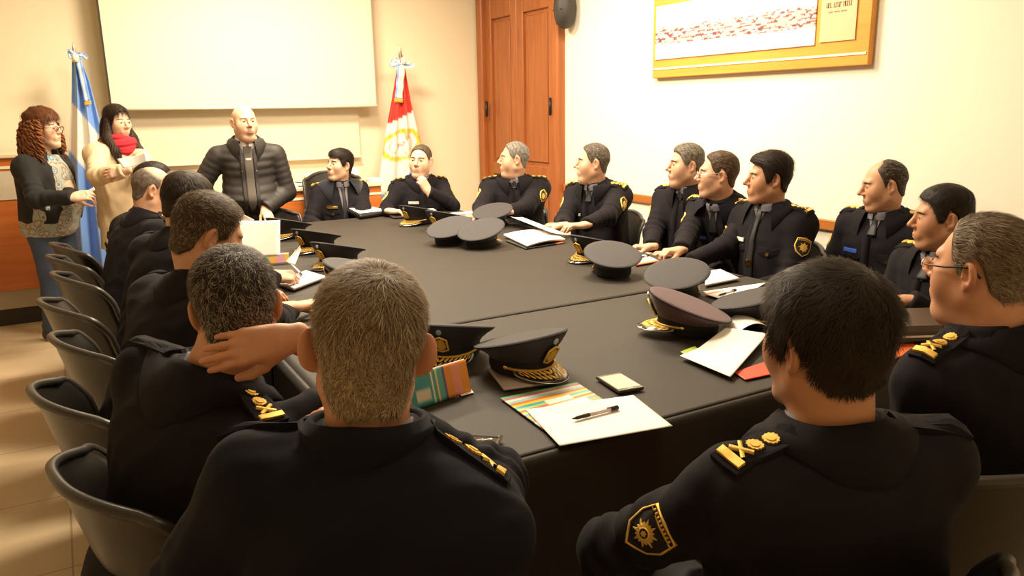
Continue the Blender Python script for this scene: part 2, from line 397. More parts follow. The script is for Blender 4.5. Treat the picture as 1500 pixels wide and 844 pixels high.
def make_head(mb, H, T, neck_local, h, root):
    """adds the head to body MB, returns hair / eye objects; T = 4x4 head frame in person space"""
    s = H.get('s', 1.)
    f = head_sdf(H, neck_local / s)
    lo, hi = V(-.115, -.135, -.165), V(.115, .15, .135); lo = np.minimum(lo, neck_local / s - .07); hi = np.maximum(hi, neck_local / s + .07)
    nb = neck_local / s
    ff = lambda p: np.maximum(f(p), -(p - nb) @ nz(V(0, -.028, -.05) - nb) - .005)
    v, q = sdfmesh(ff, lo, hi, h)
    sk = np.array(H.get('skin', (.60, .345, .225)))
    x, y, z = np.abs(v[:, 0]), v[:, 1], v[:, 2]
    c = np.tile(sk, (len(v), 1))
    red = .5 * np.exp(-((x - .035) ** 2 + (y - .08) ** 2 + (z + .025) ** 2) / .0008) + .6 * np.exp(-(x ** 2 + (y - .115) ** 2 + (z + .028) ** 2) / .0004) + .6 * sst(x, .078, .09)
    c = c * (1 - red[:, None] * V(.06, .22, .25))
    lip = np.exp(-((x / .022) ** 2 + ((z + .0655 + 5.5 * x * x) / .009) ** 2) ** 2) * (y > .085)
    lc = np.array(H.get('lips', (.42, .17, .13))); c = c + (lc - c) * lip[:, None] * .75
    bw = np.exp(-(((x - .031) / .019) ** 2 + ((z - .0275 + .15 * np.abs(x - .03)) / .0045) ** 2) ** 2) * (y > .06)
    bc = np.array(H.get('brow', (.05, .03, .02))); c = c + (bc - c) * bw[:, None] * .8
    R = H.get('hair')
    hc = np.array(H.get('hcol', (.03, .02, .015)))
    if R:
        wv = hair_amount(v, R) * (x < .0775); c = c + (hc - c) * wv[:, None] * .8
    if H.get('stub') is not None:
        st = sst(-z, .045, .065) * (y > .0) * (x < .07) * (np.linalg.norm(v - V(0, .07, -.085), axis=1) < .075); c = c + (np.array(H['stub']) - c) * st[:, None] * .45
    if H.get('goatee'):
        gt = np.exp(-((x / .026) ** 2 + ((z + .078) / .030) ** 2) ** 3) * (y > .07) * (1 - lip); c = c + (V(.06, .04, .03) - c) * gt[:, None] * .75
    W = lambda p: (p * s) @ T[:3, :3].T + T[:3, 3]
    mb.add(W(v), q, 0, c)
    # eyes
    for sx in (-1, 1):
        eb = MB(); th = np.linspace(0, np.pi, 9); pr = [(.0128 * math.sin(t), .0128 * math.cos(t)) for t in th]
        eb.lathe(pr, n=14); vv = eb.v[0]; vv = vv @ rotx(-math.pi / 2).T   # axis to +y
        vv = vv[:, [0, 2, 1]] if False else vv
        yy = np.abs(vv[:, 1]); fr = vv[:, 1] > 0
        cc = np.tile(V(.62, .56, .5), (len(vv), 1)); rr = np.hypot(vv[:, 0], vv[:, 2]); cc[(rr < .0062)] = (.05, .028, .015); cc[rr < .002] = (.004, .004, .004)
        eb.v[0] = W(vv + V(sx * .0325, .0735, .003)); eb.c[0][:, :3] = cc
        eb.build('eye', M_EYE, root)
    if not R: return f, W
    # hair
    fh = head_sdf(H, neck_local / s, ears=False)
    g = lambda p: fh(p) - hair_thick(p, R)
    v, q = sdfmesh(g, V(-.115, -.14, -.13), V(.115, .14, .155), max(h, .003))
    keep = hair_thick(v, R) > -.0015; v, q = clean(v, q, keep)
    hb = MB(); gm = H.get('gmix', 0.); gcol = np.array(H.get('gcol', (.3, .27, .24)))
    nn = (snoise(v * V(1, .6, 1), 260, 3.) * .5 + .5)[:, None]
    base = hc * .75 + (gcol - hc) * gm * .5 * np.clip(nn, 0, 1)
    hb.add(W(v), q, 0, base)
    ns = H.get('strands', 1500)
    if ns:
        P = sample(v, q, ns); am = hair_amount(P, R); P = P[am > .25]; N = sgrad(fh, P)
        cr = V(*R.get('crown', (0, -.06, .11))); mode = R.get('flow', 'crown')
        if mode == 'crown': d = P - cr
        elif mode == 'back': d = np.tile(V(0, -1, -.35), (len(P), 1))
        elif mode == 'side': d = np.tile(V(R.get('dir', 1), -.5, -.25), (len(P), 1)) + V(0, 0, -1) * sst(-P[:, 2], -.07, .0)[:, None]
        else: d = np.tile(V(0, 1, -.2), (len(P), 1)) + V(0, -1.6, -.9) * sst(-P[:, 2], -.06, -.02)[:, None]
        d = d / (np.linalg.norm(d, axis=1)[:, None] + 1e-9) + rng.normal(0, R.get('mess', .25), P.shape) + R.get('wave', .0) * np.stack([snoise(P, 70, 5.), snoise(P, 70, 6.), snoise(P, 70, 7.)], 1)
        d = d - N * (d * N).sum(1)[:, None]; d /= np.linalg.norm(d, axis=1)[:, None] + 1e-9
        g_ = rng.random(len(P)); side = sst(-P[:, 2], -.08, .02); isg = g_ < gm * (.55 + .6 * side)
        cols = np.where(isg[:, None], gcol, hc) * rng.uniform(.7, 1.3, (len(P), 1))
        Ls = R.get('len', .018) * rng.uniform(.6, 1.2, len(P)) * (.45 + .55 * sst(P[:, 2], -.06, .06)) * s
        ribbons(hb, W(P - N * .001), d @ T[:3, :3].T, N @ T[:3, :3].T, Ls, R.get('sw', .0011), R.get('lift', .35), cols)
    if not H.get('nobrow'):
        # eyebrow hairs lie in the same hair mesh
        k = 50 if H.get('fem') else 110; P = np.c_[rng.uniform(.012, .052, k) * rng.choice([-1, 1], k), np.full(k, .1), .0275 + rng.normal(0, .0018, k)]
        P[:, 2] -= .22 * np.clip(np.abs(P[:, 0]) - .036, 0, 1) + .05 * np.clip(np.abs(P[:, 0]) - .015, 0, 1)
        for _ in range(8): P[:, 1] -= np.clip(fh(P), -.03, .03)
        N = sgrad(fh, P); d = np.c_[np.sign(P[:, 0]), np.full(k, -.2), rng.normal(.2, .2, k)]; d -= N * (d * N).sum(1)[:, None]; d /= np.linalg.norm(d, axis=1)[:, None]
        ribbons(hb, W(P), d @ T[:3, :3].T, N @ T[:3, :3].T, .009, .0007 if H.get('fem') else .0011, .3, np.tile(bc, (k, 1)), seg=2)
    hb.build('hair', M_HAIR, root)
    return f, W
# ------------------------------------------------------------------ hands
_HC = {}
def hand_mesh(side, curl, spread, thumb, h):
    key = (side, curl, spread, thumb, h)
    if key in _HC: return _HC[key]
    tx = -side   # thumb lies on -x of the right hand seen from its back
    segs = []
    xs = [-.027, -.009, .010, .027]; ys = [.089, .094, .089, .079]; Ls = [.071, .079, .073, .057]; rs = [.0088, .009, .0086, .0076]
    cs = curl if isinstance(curl, tuple) else (curl,) * 4
    for i in range(4):
        a = xs[i] * side; p = V(a, ys[i], 0); fan = (i - 1.3) * spread * .16 * side; ang = 0
        segs.append((V(xs[i] * side * .55, .008, -.004), p, .0135, .0105, .012))
        for j, (fr, cu) in enumerate(((.45, 1.0), (.31, 1.15), (.24, .7))):
            ang += cs[i] * cu; d = V(math.sin(fan) * math.cos(ang), math.cos(fan) * math.cos(ang), -math.sin(ang))
            q = p + d * Ls[i] * fr; segs.append((p, q, rs[i] * (1 - .1 * j), rs[i] * (1 - .1 * (j + 1)), .004 if j else .007)); p = q
    p = V(.020 * tx, .020, -.006); d = nz(V(.75 * tx * thumb, .75, -.35))
    for j, L in enumerate((.042, .032, .026)):
        q = p + d * L; segs.append((p, q, .0135 - .0018 * j, .0115 - .0016 * j, .012 if j == 0 else .004)); p = q; d = nz(d + V(-.25 * tx, .25, -.18))
    def f(p):
        d = ell(p, (0, .045, -.006), (.036, .05, .0135))
        d = smin(d, cap(p * V(.78, 1, 1), V(0, .01, -.002), V(0, -.025, 0), .022, .023), .02)
        d = smin(d, ell(p, (.022 * tx, .034, -.013), (.016, .026, .013)), .012)
        for a, b, ra, rb, k in segs: d = smin(d, cap(p, a, b, ra, rb), k)
        return np.maximum(d, -.05 - p[:, 1])
    pts = np.array([b for _, b, _, _, _ in segs]); lo = np.minimum(pts.min(0), V(-.045, -.088, -.04)) - .018; hi = np.maximum(pts.max(0), V(.045, .06, .03)) + .018
    v, q = sdfmesh(f, lo, hi, h, smooth=1)
    _HC[key] = (v, q); return v, q
HANDS = dict(flat=(.12, .5, .9), relax=(.42, .35, .7), pen=(.75, .1, .25), fist=(1.05, .05, .3), curl=(.62, .25, .6), nape=(.28, .3, .8), chin=(.85, .1, .4))
# ------------------------------------------------------------------ bodies
PROF_U = [-.16, -.1, 0, .25, .5, .7, .82, .92, 1.0, 1.07]
def torso_sdf(P, N, lat, B, grow=0., u0=-.16, u1=1.07, quilt=0.):
    a = N - P; L = np.linalg.norm(a); a = a / L; lat = nz(lat - a * lat.dot(a)); fw = np.cross(a, lat); 
    if fw[1] < 0: fw = -fw
    w, be, ch = B.get('w', 1.), B.get('belly', 0.), B.get('chest', 1.)
    rx = np.array([.178, .188, .192, .185 + be * .35, .188, .192, .188, .145, .082, .074]) * w + grow
    ry = np.array([.12, .135, .14, .14 + be * .5, .136, .13, .115, .09, .074, .07]) * ch + grow
    oy = np.array([0, .005, .01, .02 + be * .5, .01, 0, -.005, -.01, 0, .004])
    def f(p):
        r = p - P; u = (r @ a) / L; x = r @ lat; y = r @ fw
        X = np.interp(u, PROF_U, rx); Y = np.interp(u, PROF_U, ry); y = y - np.interp(u, PROF_U, oy)
        q = ((np.abs(x) / X) ** 2.4 + (np.abs(y) / Y) ** 2.4) ** (1 / 2.4)
        d = (q - 1) * np.minimum(X, Y) * .9
        if quilt: d = d - quilt * (np.abs(np.sin(u * L / .055 * math.pi)) - .5)
        return np.maximum(d, np.maximum((u - u1), (u0 - u)) * L)
    return f, a, lat, fw, L
def ik(S, W, l1, l2, pole):
    d = W - S; D = np.linalg.norm(d); 
    if D > (l1 + l2) * .985: W = S + d / D * (l1 + l2) * .985; d = W - S; D = np.linalg.norm(d)
    u = d / D; x = (l1 * l1 - l2 * l2 + D * D) / (2 * D); hgt = math.sqrt(max(0, l1 * l1 - x * x))
    pl = np.asarray(pole, float); pl = nz(pl - u * pl.dot(u)); return S + u * x + pl * hgt, W
def arm_sdf(S, E, W, r, puff=0., cuff=True, wr=1.):
    """sleeve S-E-W, radii r=(rs,re,rw), folds around the elbow"""
    dW = nz(W - E)
    def seg(p, a, b, ra, rb, fold_at, seed):
        ab = b - a; L = np.linalg.norm(ab); t = ((p - a) @ ab) / (L * L); tc = np.clip(t, 0, 1)
        q = p - a - tc[:, None] * ab; rad = np.linalg.norm(q, axis=1); s = (tc - fold_at) * L
        ax = nz(ab); e1 = nz(np.cross(ax, V(.3, .2, .9))); e2 = np.cross(ax, e1); ph = np.arctan2(q @ e2, q @ e1)
        fo = .006 * wr * np.exp(-(s / .09) ** 2) * np.sin(s / .0075 + 1.5 * np.sin(ph + seed) + seed)
        if puff: fo = puff * (np.abs(np.sin(tc * L / .045 * math.pi + .3 * np.sin(ph))) - .5)
        return rad - (ra + (rb - ra) * tc) - fo
    def f(p):
        d1 = seg(p, S, E, r[0], r[1], 1.0, 1.); d2 = seg(p, E, W, r[1] * .98, r[2], 0.0, 2.)
        d = smin(d1, d2, .03)
        pr = (p - W) @ dW
        near = np.linalg.norm(p - W, axis=1) < .12
        return np.where(near, np.maximum(d, pr), d) if cuff else d
    return f
def ring_collar(f, N, a, lat, fw, r0, stand, fall, gap=150, th=.004, point=.02, n=31):
    """stand-and-fall collar round the neck; a=body axis up; returns grid rows"""
    th_ = np.radians(np.linspace(-gap, gap, n)); rows = [[] for _ in range(8)]
    for t in th_:
        o = -fw * math.cos(t) + lat * math.sin(t); fr = abs(t) / math.radians(gap)
        st = stand * (1 - .35 * fr); fl = fall * (1 + point / fall * max(0, fr - .6) / .4)
        b = N + o * r0
        rows[0].append(b - a * .02); rows[1].append(b + a * st * .6); rows[2].append(b + o * .003 + a * st); rows[3].append(b + o * .011 + a * (st + .002)); rows[4].append(b + o * .02 + a * st * .75)
        e = b + o * (.02 + fl); up = nz(a + o * .35)
        pt = cast(f, [e + up * .09], -up, 40)[0]
        lim = b + o * (.02 + fl) - a * (fl * 1.1 + .012)
        # keep the leaf from sliding far below the neck
        rows[6].append(pt + up * .007); rows[7].append(pt + up * .001)
        rows[5].append((rows[4][-1] + rows[6][-1]) / 2 + up * .008)
    return np.array(rows)
def person(label, head_px, D, yaw, look, H={}, B={}, hands=None, lean=.06, stand=False, dress='uniform', near=False, group=None, side_lean=0., pitch=0., roll=0., insignia=None, zpel=.5, hyaw=None, legs=True, poles=None, twist=0., nz_drop=.142, root_fix=None):
    """head_px: pixel of the crown, D its depth; yaw: body facing (deg, 0=+Y, 90=-X); look: world xy the face turns to"""
    top = dep(*head_px, D); s = H.get('s', 1.)
    fwd = rotz(math.radians(yaw)) @ V(0, 1, 0); rgt = rotz(math.radians(yaw)) @ V(1, 0, 0)
    hd = nz(V(look[0] - top[0], look[1] - top[1], 0))
    Hw = top - V(0, 0, .114 * s) + hd * .012
    if pitch: Hw = Hw + hd * (.10 * math.sin(math.radians(-pitch)))* s * .5
    base = V(Hw[0], Hw[1], 0) - fwd * (lean + .035) - rgt * side_lean
    root = empty('person', label, 'person', base, math.radians(yaw), group)
    Rw = rotz(math.radians(yaw)); L = lambda w: Rw.T @ (np.asarray(w, float) - base); Ld = lambda d: Rw.T @ np.asarray(d, float)
    Hl = L(Hw); hl = Ld(hd)
    # head frame
    ay = math.atan2(-hl[0], hl[1]); Rh = rotz(ay) @ rotx(math.radians(pitch)) @ roty(math.radians(roll))
    T = np.eye(4); T[:3, :3] = Rh; T[:3, 3] = Hl
    Np = V(Hl[0] * B.get('nf', .75), lean + .0, Hl[2] - nz_drop * s)
    if stand: P = V(0, 0, B.get('hipz', .9))
    else: P = V(0, 0, zpel)
    lat = rotz(math.radians(twist)) @ V(1, 0, 0)
    bw = B.get('w', 1.)
    tors, a, lat, fw, Lt = torso_sdf(P, Np, lat, B, u0=B.get('hem', -.16), quilt=.005 if dress == 'puffer' else 0)
    Sh = {sd: Np + sd * lat * (.163 * bw * B.get('shw', 1.)) - a * B.get('drop', .082) - fw * .012 - a * sd * B.get('tilt', 0.) for sd in (1, -1)}
    h_j = .0065 if near else .0095; h_h = .0026 if near else .0036
    arms = {}; hb = MB(); mats_ = {}
    hands = hands or {}
    # default hands: on thighs / table edge
    for sd in (1, -1):
        k = 'R' if sd > 0 else 'L'
        spec = hands.get(k)
        if spec is None:
            W = V(sd * .10, .34, .62 if not stand else .8); hdv = nz(V(-sd * .5, .8, -.1)); dn = V(0, .1, 1); ps = 'relax'
        else:
            W = L(spec[0]); hdv = Ld(nz(spec[1])); dn = Ld(nz(spec[2])); ps = spec[3]
        pole = (poles or {}).get(k, V(sd * .55, -.25, -.8))
        if (poles or {}).get(k) is not None: pole = (L(pole[1]) - Sh[sd]) if isinstance(pole, tuple) else Ld(pole)
        E, W2 = ik(Sh[sd], W, .285 * s, .255 * s, pole)
        arms[sd] = (Sh[sd], E, W2)
        cu, sp, tb = HANDS[ps]
        v, q = hand_mesh(sd, cu, sp, tb, h_h); dn = nz(dn - hdv * dn.dot(hdv)); hx = np.cross(hdv, dn)
        hs = B.get('hand', 1.) * s * .98
        vv = (v * hs) @ np.stack([hx, hdv, dn], 1).T + W2
        sk = np.array(H.get('skin', (.60, .345, .225))); cc = np.tile(sk, (len(v), 1)) * (1 - .1 * sst(v[:, 1], .08, .15)[:, None] * V(0, 1, 1))
        hb.add(vv, q, 0, cc)
    nl = Rh.T @ (Np + a * .0 - Hl)
    f_head, Wm = make_head(hb, H, T, nl, h_h, root)
    # torso and limbs under the clothes
    hip = {sd: P + V(sd * .095, .0, -.02) for sd in (1, -1)}
    if stand:
        kn = {sd: V(sd * .10 + B.get('kx', 0), .03, .49) for sd in (1, -1)}; an = {sd: V(sd * .095 + B.get('kx', 0), -.02, .09) for sd in (1, -1)}
    else:
        kn = {sd: V(sd * .13, .40, .485) for sd in (1, -1)}; an = {sd: V(sd * .13, .34 if not B.get('tuck') else .2, .09) for sd in (1, -1)}
    lw = B.get('leg', 1.)
    def f_body(p):
        d = tors(p) + .03
        for sd in (1, -1):
            S, E, W = arms[sd]
            d = smin(d, smin(cap(p, S, E, .042, .034), cap(p, E, W, .034, .024), .02), .03)
            d = smin(d, smin(cap(p, hip[sd], kn[sd], .062, .046), cap(p, kn[sd], an[sd], .045, .033), .02), .03)
        return d
    pts = np.array([q for sd in (1, -1) for q in (*arms[sd], hip[sd], kn[sd], an[sd])] + [Np, P]); lo = pts.min(0) - .2; hi = pts.max(0) + .2; lo[2] = max(lo[2], .03)
    v, q = sdfmesh(f_body, lo, hi, .022); sk = np.array(H.get('skin', (.60, .345, .225))); hb.add(v, q, 0, np.tile(sk, (len(v), 1)))
    body = hb.build('body', M_SKIN, root)
    # ---------------- upper garment
    jm = B.get('jmat', M_UNI); rs = B.get('sleeve', (.068, .056, .044)); puff = .0042 if dress == 'puffer' else 0
    af = {sd: arm_sdf(*arms[sd], rs, puff, wr=B.get('wr', 1.)) for sd in (1, -1)}
    sp = B.get('seed', len(label) * .37)
    wa = .005 if dress != 'puffer' else .0015
    op = B.get('open', None)
    def f_j(p):
        d = tors(p)
        for sd in (1, -1):
            S = arms[sd][0]
            d = smin(d, cap(p, Np + sd * lat * .05 * bw - a * .045, S + a * .012, .05, .066 * bw), .06)
            d = smin(d, af[sd](p), .035 if dress != 'puffer' else .012)
        d = d + wa * snoise(p * V(1, 1, .7), 22, sp) + wa * .5 * snoise(p, 55, sp + 1)
        d = np.maximum(d, (p - Np) @ a - Lt * .06)
        if op is not None:
            x = (p - P) @ lat; y = (p - P) @ fw; z = ((p - P) @ a) / Lt
            ww = np.interp(z, [-.3, 0, .6, .9, 1.], op); d = np.where(y > 0, np.maximum(d, ww - np.abs(x + B.get('opx', 0))), d)
        return d
    ap = np.array([q for sd in (1, -1) for q in arms[sd]] + [Np + a * .06, P - a * .12, P + fw * .2, P - fw * .18]); lo = ap.min(0) - .13; hi = ap.max(0) + .13
    v, q = sdfmesh(f_j, lo, hi, h_j)
    jb = MB(); jb.add(v, q); jk = jb.build({'uniform': 'jacket', 'puffer': 'quilted_jacket'}.get(dress, 'cardigan'), jm, root)
    # ---------------- trousers and shoes
    if legs:
        tr = (.095 * lw, .07 * lw, .058 * lw)
        def f_t(p):
            d = ell(p, P + V(0, 0, -.01), (.165 * lw, .115 * lw, .11))
            for sd in (1, -1):
                d = smin(d, smin(cap(p, hip[sd], kn[sd], tr[0], tr[1]), cap(p, kn[sd], an[sd], tr[1], tr[2]), .03), .04)
            return np.maximum(d + .003 * snoise(p, 30, sp), .075 - p[:, 2])
        ap = np.array([q for sd in (1, -1) for q in (hip[sd], kn[sd], an[sd])]); v, q = sdfmesh(f_t, ap.min(0) - .14, ap.max(0) + .14, .013 if not stand else .009)
        tb = MB(); tb.add(v, q); tb.build('trousers' if B.get('tmat') is None else 'jeans', B.get('tmat') or M_TROU, root)
        for sd in (1, -1):
            A_ = an[sd] * V(1, 1, 0); fd = nz(V(sd * .15, 1, 0)); 
            def f_s(p):
                d = smin(cap(p * V(1, 1, 1.), A_ + V(0, -.04, .04), A_ + fd * .06 + V(0, 0, .035), .038, .04), ell(p, A_ + fd * .135 + V(0, 0, .028), (.042, .07, .032), rotz(math.atan2(-fd[0], fd[1]))), .03)
                d = smin(d, cap(p, A_ + V(0, -.02, .05), A_ + V(0, -.025, .11), .042, .045), .02)
                return np.maximum(np.maximum(d, .002 - p[:, 2]), p[:, 2] - .12)
            v, q = sdfmesh(f_s, A_ + V(-.1, -.12, -.02), A_ + V(.1, .25, .16), .009); sb = MB(); sb.add(v, q); sb.build('shoe', M_SHOE, root)
    def f_c(p):
        d = tors(p)
        for sd in (1, -1): d = smin(d, cap(p, Np + sd * lat * .05 * bw - a * .045, arms[sd][0] + a * .012, .05, .066 * bw), .06)
        return d + wa * snoise(p * V(1, 1, .7), 22, sp) + wa * .5 * snoise(p, 55, sp + 1)
    ctx = dict(fc=f_c, root=root, jk=jk, f=f_j, P=P, N=Np, a=a, lat=lat, fw=fw, L=Lt, arms=arms, W=Wm, T=T, head=f_head, near=near, Sh=Sh, B=B, tors=tors, hip=hip, kn=kn)
    if dress == 'uniform': uniform(ctx, insignia or {})
    return ctx
def torso_pt(c, x, z):
    """point in front of the chest: x lateral metres, z fraction of the body axis"""
    return c['P'] + c['a'] * c['L'] * z + c['lat'] * x + c['fw'] * .24
def pin(c, name, x, z, outline, mt, off=.003, th=.003, rings=2):
    b = MB(); decal(b, c['fc'], torso_pt(c, x, z) , c['lat'], c['a'], -c['fw'], outline, off, th, rings=rings); return b.build(name, mt, c['jk'])
def uniform(c, I):
    fc = c['fc']
    f, N, a, lat, fw, jk = c['f'], c['N'], c['a'], c['lat'], c['fw'], c['jk']; near = c['near']
    jm = c['B'].get('jmat', M_UNI)
    # collar (wide leaf), shirt collar
    cb = MB(); g = ring_collar(f, N - a * .005 + fw * .004, a, lat, fw, .078, I.get('stand', .035), I.get('fall', .045) * .8, gap=I.get('gap', 152)); cb.grid(g); cb.build('collar', I.get('cmat', jm), jk)
    sb = MB(); g = []
    for t in np.radians(np.linspace(-172, 172, 33)):
        o = -fw * math.cos(t) + lat * math.sin(t); bb = N + fw * (.004 + .012 * (1 - math.cos(t)) / 2); k = .75 + .25 * math.cos(t)
        g.append([bb + o * .064 - a * .02, bb + o * .061 + a * .034 * k, bb + o * .0605 + a * .046 * k, bb + o * .066 + a * .047 * k, bb + o * .0715 + a * .02 * k, bb + o * .076 - a * .012])
    sb.grid(np.array(g).transpose(1, 0, 2))
    front = I.get('front', True)
    if front:
        # shirt triangle in the neck opening and the tie over it
        z1 = I.get('vz', .72)
        m, n = 10, 7; G = np.zeros((m, n, 3))
        for i in range(m):
            t = i / (m - 1); zz = 1.02 + (z1 - 1.02) * t; w = .034 * (1 - t) + .004
            for j in range(n): G[i, j] = torso_pt(c, (j / (n - 1) * 2 - 1) * w, zz)
        b_ = cast(fc, G.reshape(-1, 3), -fw).reshape(G.shape); sb.slab(b_ + fw * .004, .004, nrm=fw)
    sb.build('shirt', M_SHIRT, c['root'])
    if front:
        tb = MB(); m = 12; G = np.zeros((m, 5, 3)); zb = I.get('tiez', z1 + .02)
        for i in range(m):
            t = i / (m - 1); zz = 1.0 + (zb - 1.0) * t; w = np.interp(t, [0, .12, .2, 1], [.016, .014, .011, min(.03, .016 + .05 * (1.0 - zb))])
            for j in range(5): G[i, j] = torso_pt(c, (j / 4 * 2 - 1) * w, zz)
        b_ = cast(fc, G.reshape(-1, 3), -fw).reshape(G.shape); bulge = (1 - np.linspace(-1, 1, 5) ** 2)[None, :, None] * .004
        tb.slab(b_ + fw * (.0075 + bulge), .003, nrm=fw); tb.build('tie', I.get('tiemat', M_TIE), c['root'])
        # front fly, pockets, buttons
        fb = MB(); strip(fb, fc, [(.02, t) for t in np.linspace(0, .30, 10)], .04, -fw, lat, a, torso_pt(c, 0, z1) - a * .30, .0015, .003); fb.build('fly_front', jm, jk)
        for sx in (-1, 1):
            pb = MB(); decal(pb, fc, torso_pt(c, sx * .095, .60), lat, a, -fw, [(-.055, .018), (0, .018), (.055, .018), (.055, -.012), (0, -.03), (-.055, -.012)], .002, .003); pb.build('pocket_flap', jm, jk)
            if I.get('buttons', True): pin(c, 'button', sx * .095, .575, circ(.0085, 10), M_GOLDP, .005, .005)
        if I.get('badge') is not None: pin(c, 'name_badge', *I.get('badgexy', (.095, .68)), rect(.075, .018), I['badge'], .004, .003)
        if I.get('medal'): pin(c, 'breast_star', *I['medal'], star(.022, 8, .6), M_GOLDP, .012, .004)
        if I.get('whistle'): pin(c, 'cap_badge', *I['whistle'], star(.013, 7, .75), M_GOLDP, .006, .004)
    for sd in (1, -1):
        S, E, W = c['arms'][sd]
        # epaulette and rank
        U = nz(S + lat * sd * .05 - (N + lat * sd * .07)); n_ = nz(V(*(a + lat * sd * .30 + fw * I.get('epn', 0.)))); U = nz(U - n_ * U.dot(n_)); Vv = nz(np.cross(n_, U)); 
        if Vv.dot(fw) < 0: Vv = -Vv
        O = N + lat * sd * (.075 + .075 * c['B'].get('w', 1.)) - a * .02 + n_ * .06
        O = O + fw * I.get('epy', -.005)
        e = MB(); decal(e, f, O, U, Vv, -n_, [(-.07, -.02), (-.055, -.027), (0, -.029), (.068, -.031), (.07, 0), (.068, .031), (0, .029), (-.055, .027), (-.07, .02), (-.078, 0)], .004, .006, rings=4)
        e.build('epaulette', jm, jk)
        if I.get('rank', 1) and (sd in I.get('ranksides', (1, -1))):
            oo = .0105; rk = I.get('gmat', M_GOLD)
            for u in I.get('stars', (-.032, .002)):
                b = MB(); decal(b, f, O + U * u, U, Vv, -n_, star(.015, 12, .84), oo, .003); decal(b, f, O + U * u, U, Vv, -n_, circ(.008, 10), oo + .002, .0025)
                b.build('rank_sun', rk, jk)
            if I.get('batons', True):
                b = MB()
                for sg in (1, -1):
                    strip(b, f, [(.018 + .001, -sg * .016), (.031, 0), (.042, sg * .016)] if True else [], .0065, -n_, U, Vv, O, oo, .004)
                b.build('rank_batons', rk, jk)
                b = MB(); decal(b, f, O + U * .053, U, Vv, -n_, rect(.014, .05), oo, .004); b.build('rank_bar', rk, jk)
        if I.get('patch', True) and (sd in I.get('patchsides', (1, -1))):
            ax = nz(E - S); out = lat * sd + fw * I.get('pfw', 0.) ; out = nz(out - ax * out.dot(ax)); out = nz(out) if np.linalg.norm(out) > .1 else fw
            if 'pout' in I: out = nz(I['pout'] - ax * np.dot(I['pout'], ax))
            O = S + ax * I.get('pat', .115) + out * .1; U = nz(np.cross(ax, out)); Vv = -ax
            sh = [(-.036, .034), (0, .04), (.036, .034), (.04, .0), (.03, -.028), (.012, -.042), (0, -.05), (-.012, -.042), (-.03, -.028), (-.04, 0)]
            b = MB(); decal(b, f, O, U, Vv, -out, sh, .0015, .002, rings=4); pt = b.build('sleeve_patch', M_BLACK, jk)
            b = MB(); strip(b, f, sh, .0032, -out, U, Vv, O, .004, .002, closed=True)
            strip(b, f, [(-.036, .024), (0, .029), (.036, .024)], .0025, -out, U, Vv, O, .004, .002)
            for k in range(9): strip(b, f, [(-.028 + k * .007, .0285 + (1 - (k / 4 - 1) ** 2) * .004), (-.028 + k * .007 + .001, .0335 + (1 - (k / 4 - 1) ** 2) * .004)], .0035, -out, U, Vv, O, .004, .0015)
            decal(b, f, O - Vv * .006, U, Vv, -out, [((.026 if i % 4 == 0 else .02 if i % 4 == 2 else .0155) * math.cos(math.pi * i / 16 + 1.57), (.026 if i % 4 == 0 else .02 if i % 4 == 2 else .0155) * math.sin(math.pi * i / 16 + 1.57)) for i in range(32)], .004, .002)
            b.build('patch_emblem', M_GOLD, jk)
            if near:
                b = MB(); decal(b, f, O - Vv * .006, U, Vv, -out, circ(.0095, 16), .0065, .001); b.build('emblem_centre', M_BLACK, jk)
                b = MB(); strip(b, f, [(x, y - .006) for x, y in circ(.0095, 16)], .0018, -out, U, Vv, O, .0075, .001, closed=True)
                decal(b, f, O - Vv * .006, U, Vv, -out, star(.0065, 6, .6), .0075, .001); b.build('emblem_crest', M_GOLD, jk)
# ------------------------------------------------------------------ the room
RX, BY, ZC, XL, YF, TZ = 3.75, 7.1, 3.05, -3.0, -1.6, .75
def _tiles(nt, b, tc):
    br = nt.nodes.new('ShaderNodeTexBrick'); br.offset = 0; br.squash = 1
    br.inputs['Scale'].default_value = 1; br.inputs['Brick Width'].default_value = .6; br.inputs['Row Height'].default_value = .6
    br.inputs['Mortar Size'].default_value = .0035; br.inputs['Mortar Smooth'].default_value = .1; br.inputs['Bias'].default_value = 0
    br.inputs['Color1'].default_value = (.60, .47, .31, 1); br.inputs['Color2'].default_value = (.57, .445, .29, 1); br.inputs['Mortar'].default_value = (.33, .24, .15, 1)
    mp = nt.nodes.new('ShaderNodeMapping'); mp.inputs['Location'].default_value = (.142, -.4, 0); nt.links.new(tc.outputs['Object'], mp.inputs['Vector']); nt.links.new(mp.outputs[0], br.inputs['Vector'])
    n = nt.nodes.new('ShaderNodeTexNoise'); n.inputs['Scale'].default_value = 3.5; n.inputs['Detail'].default_value = 5; nt.links.new(tc.outputs['Object'], n.inputs['Vector'])
    mr = nt.nodes.new('ShaderNodeMapRange'); mr.inputs['To Min'].default_value = .9; mr.inputs['To Max'].default_value = 1.1; nt.links.new(n.outputs['Fac'], mr.inputs['Value'])
    mx = nt.nodes.new('ShaderNodeMix'); mx.data_type = 'RGBA'; mx.blend_type = 'MULTIPLY'; mx.inputs['Factor'].default_value = 1
    nt.links.new(br.outputs['Color'], mx.inputs[6]); nt.links.new(mr.outputs[0], mx.inputs[7]); nt.links.new(mx.outputs[2], b.inputs['Base Color'])
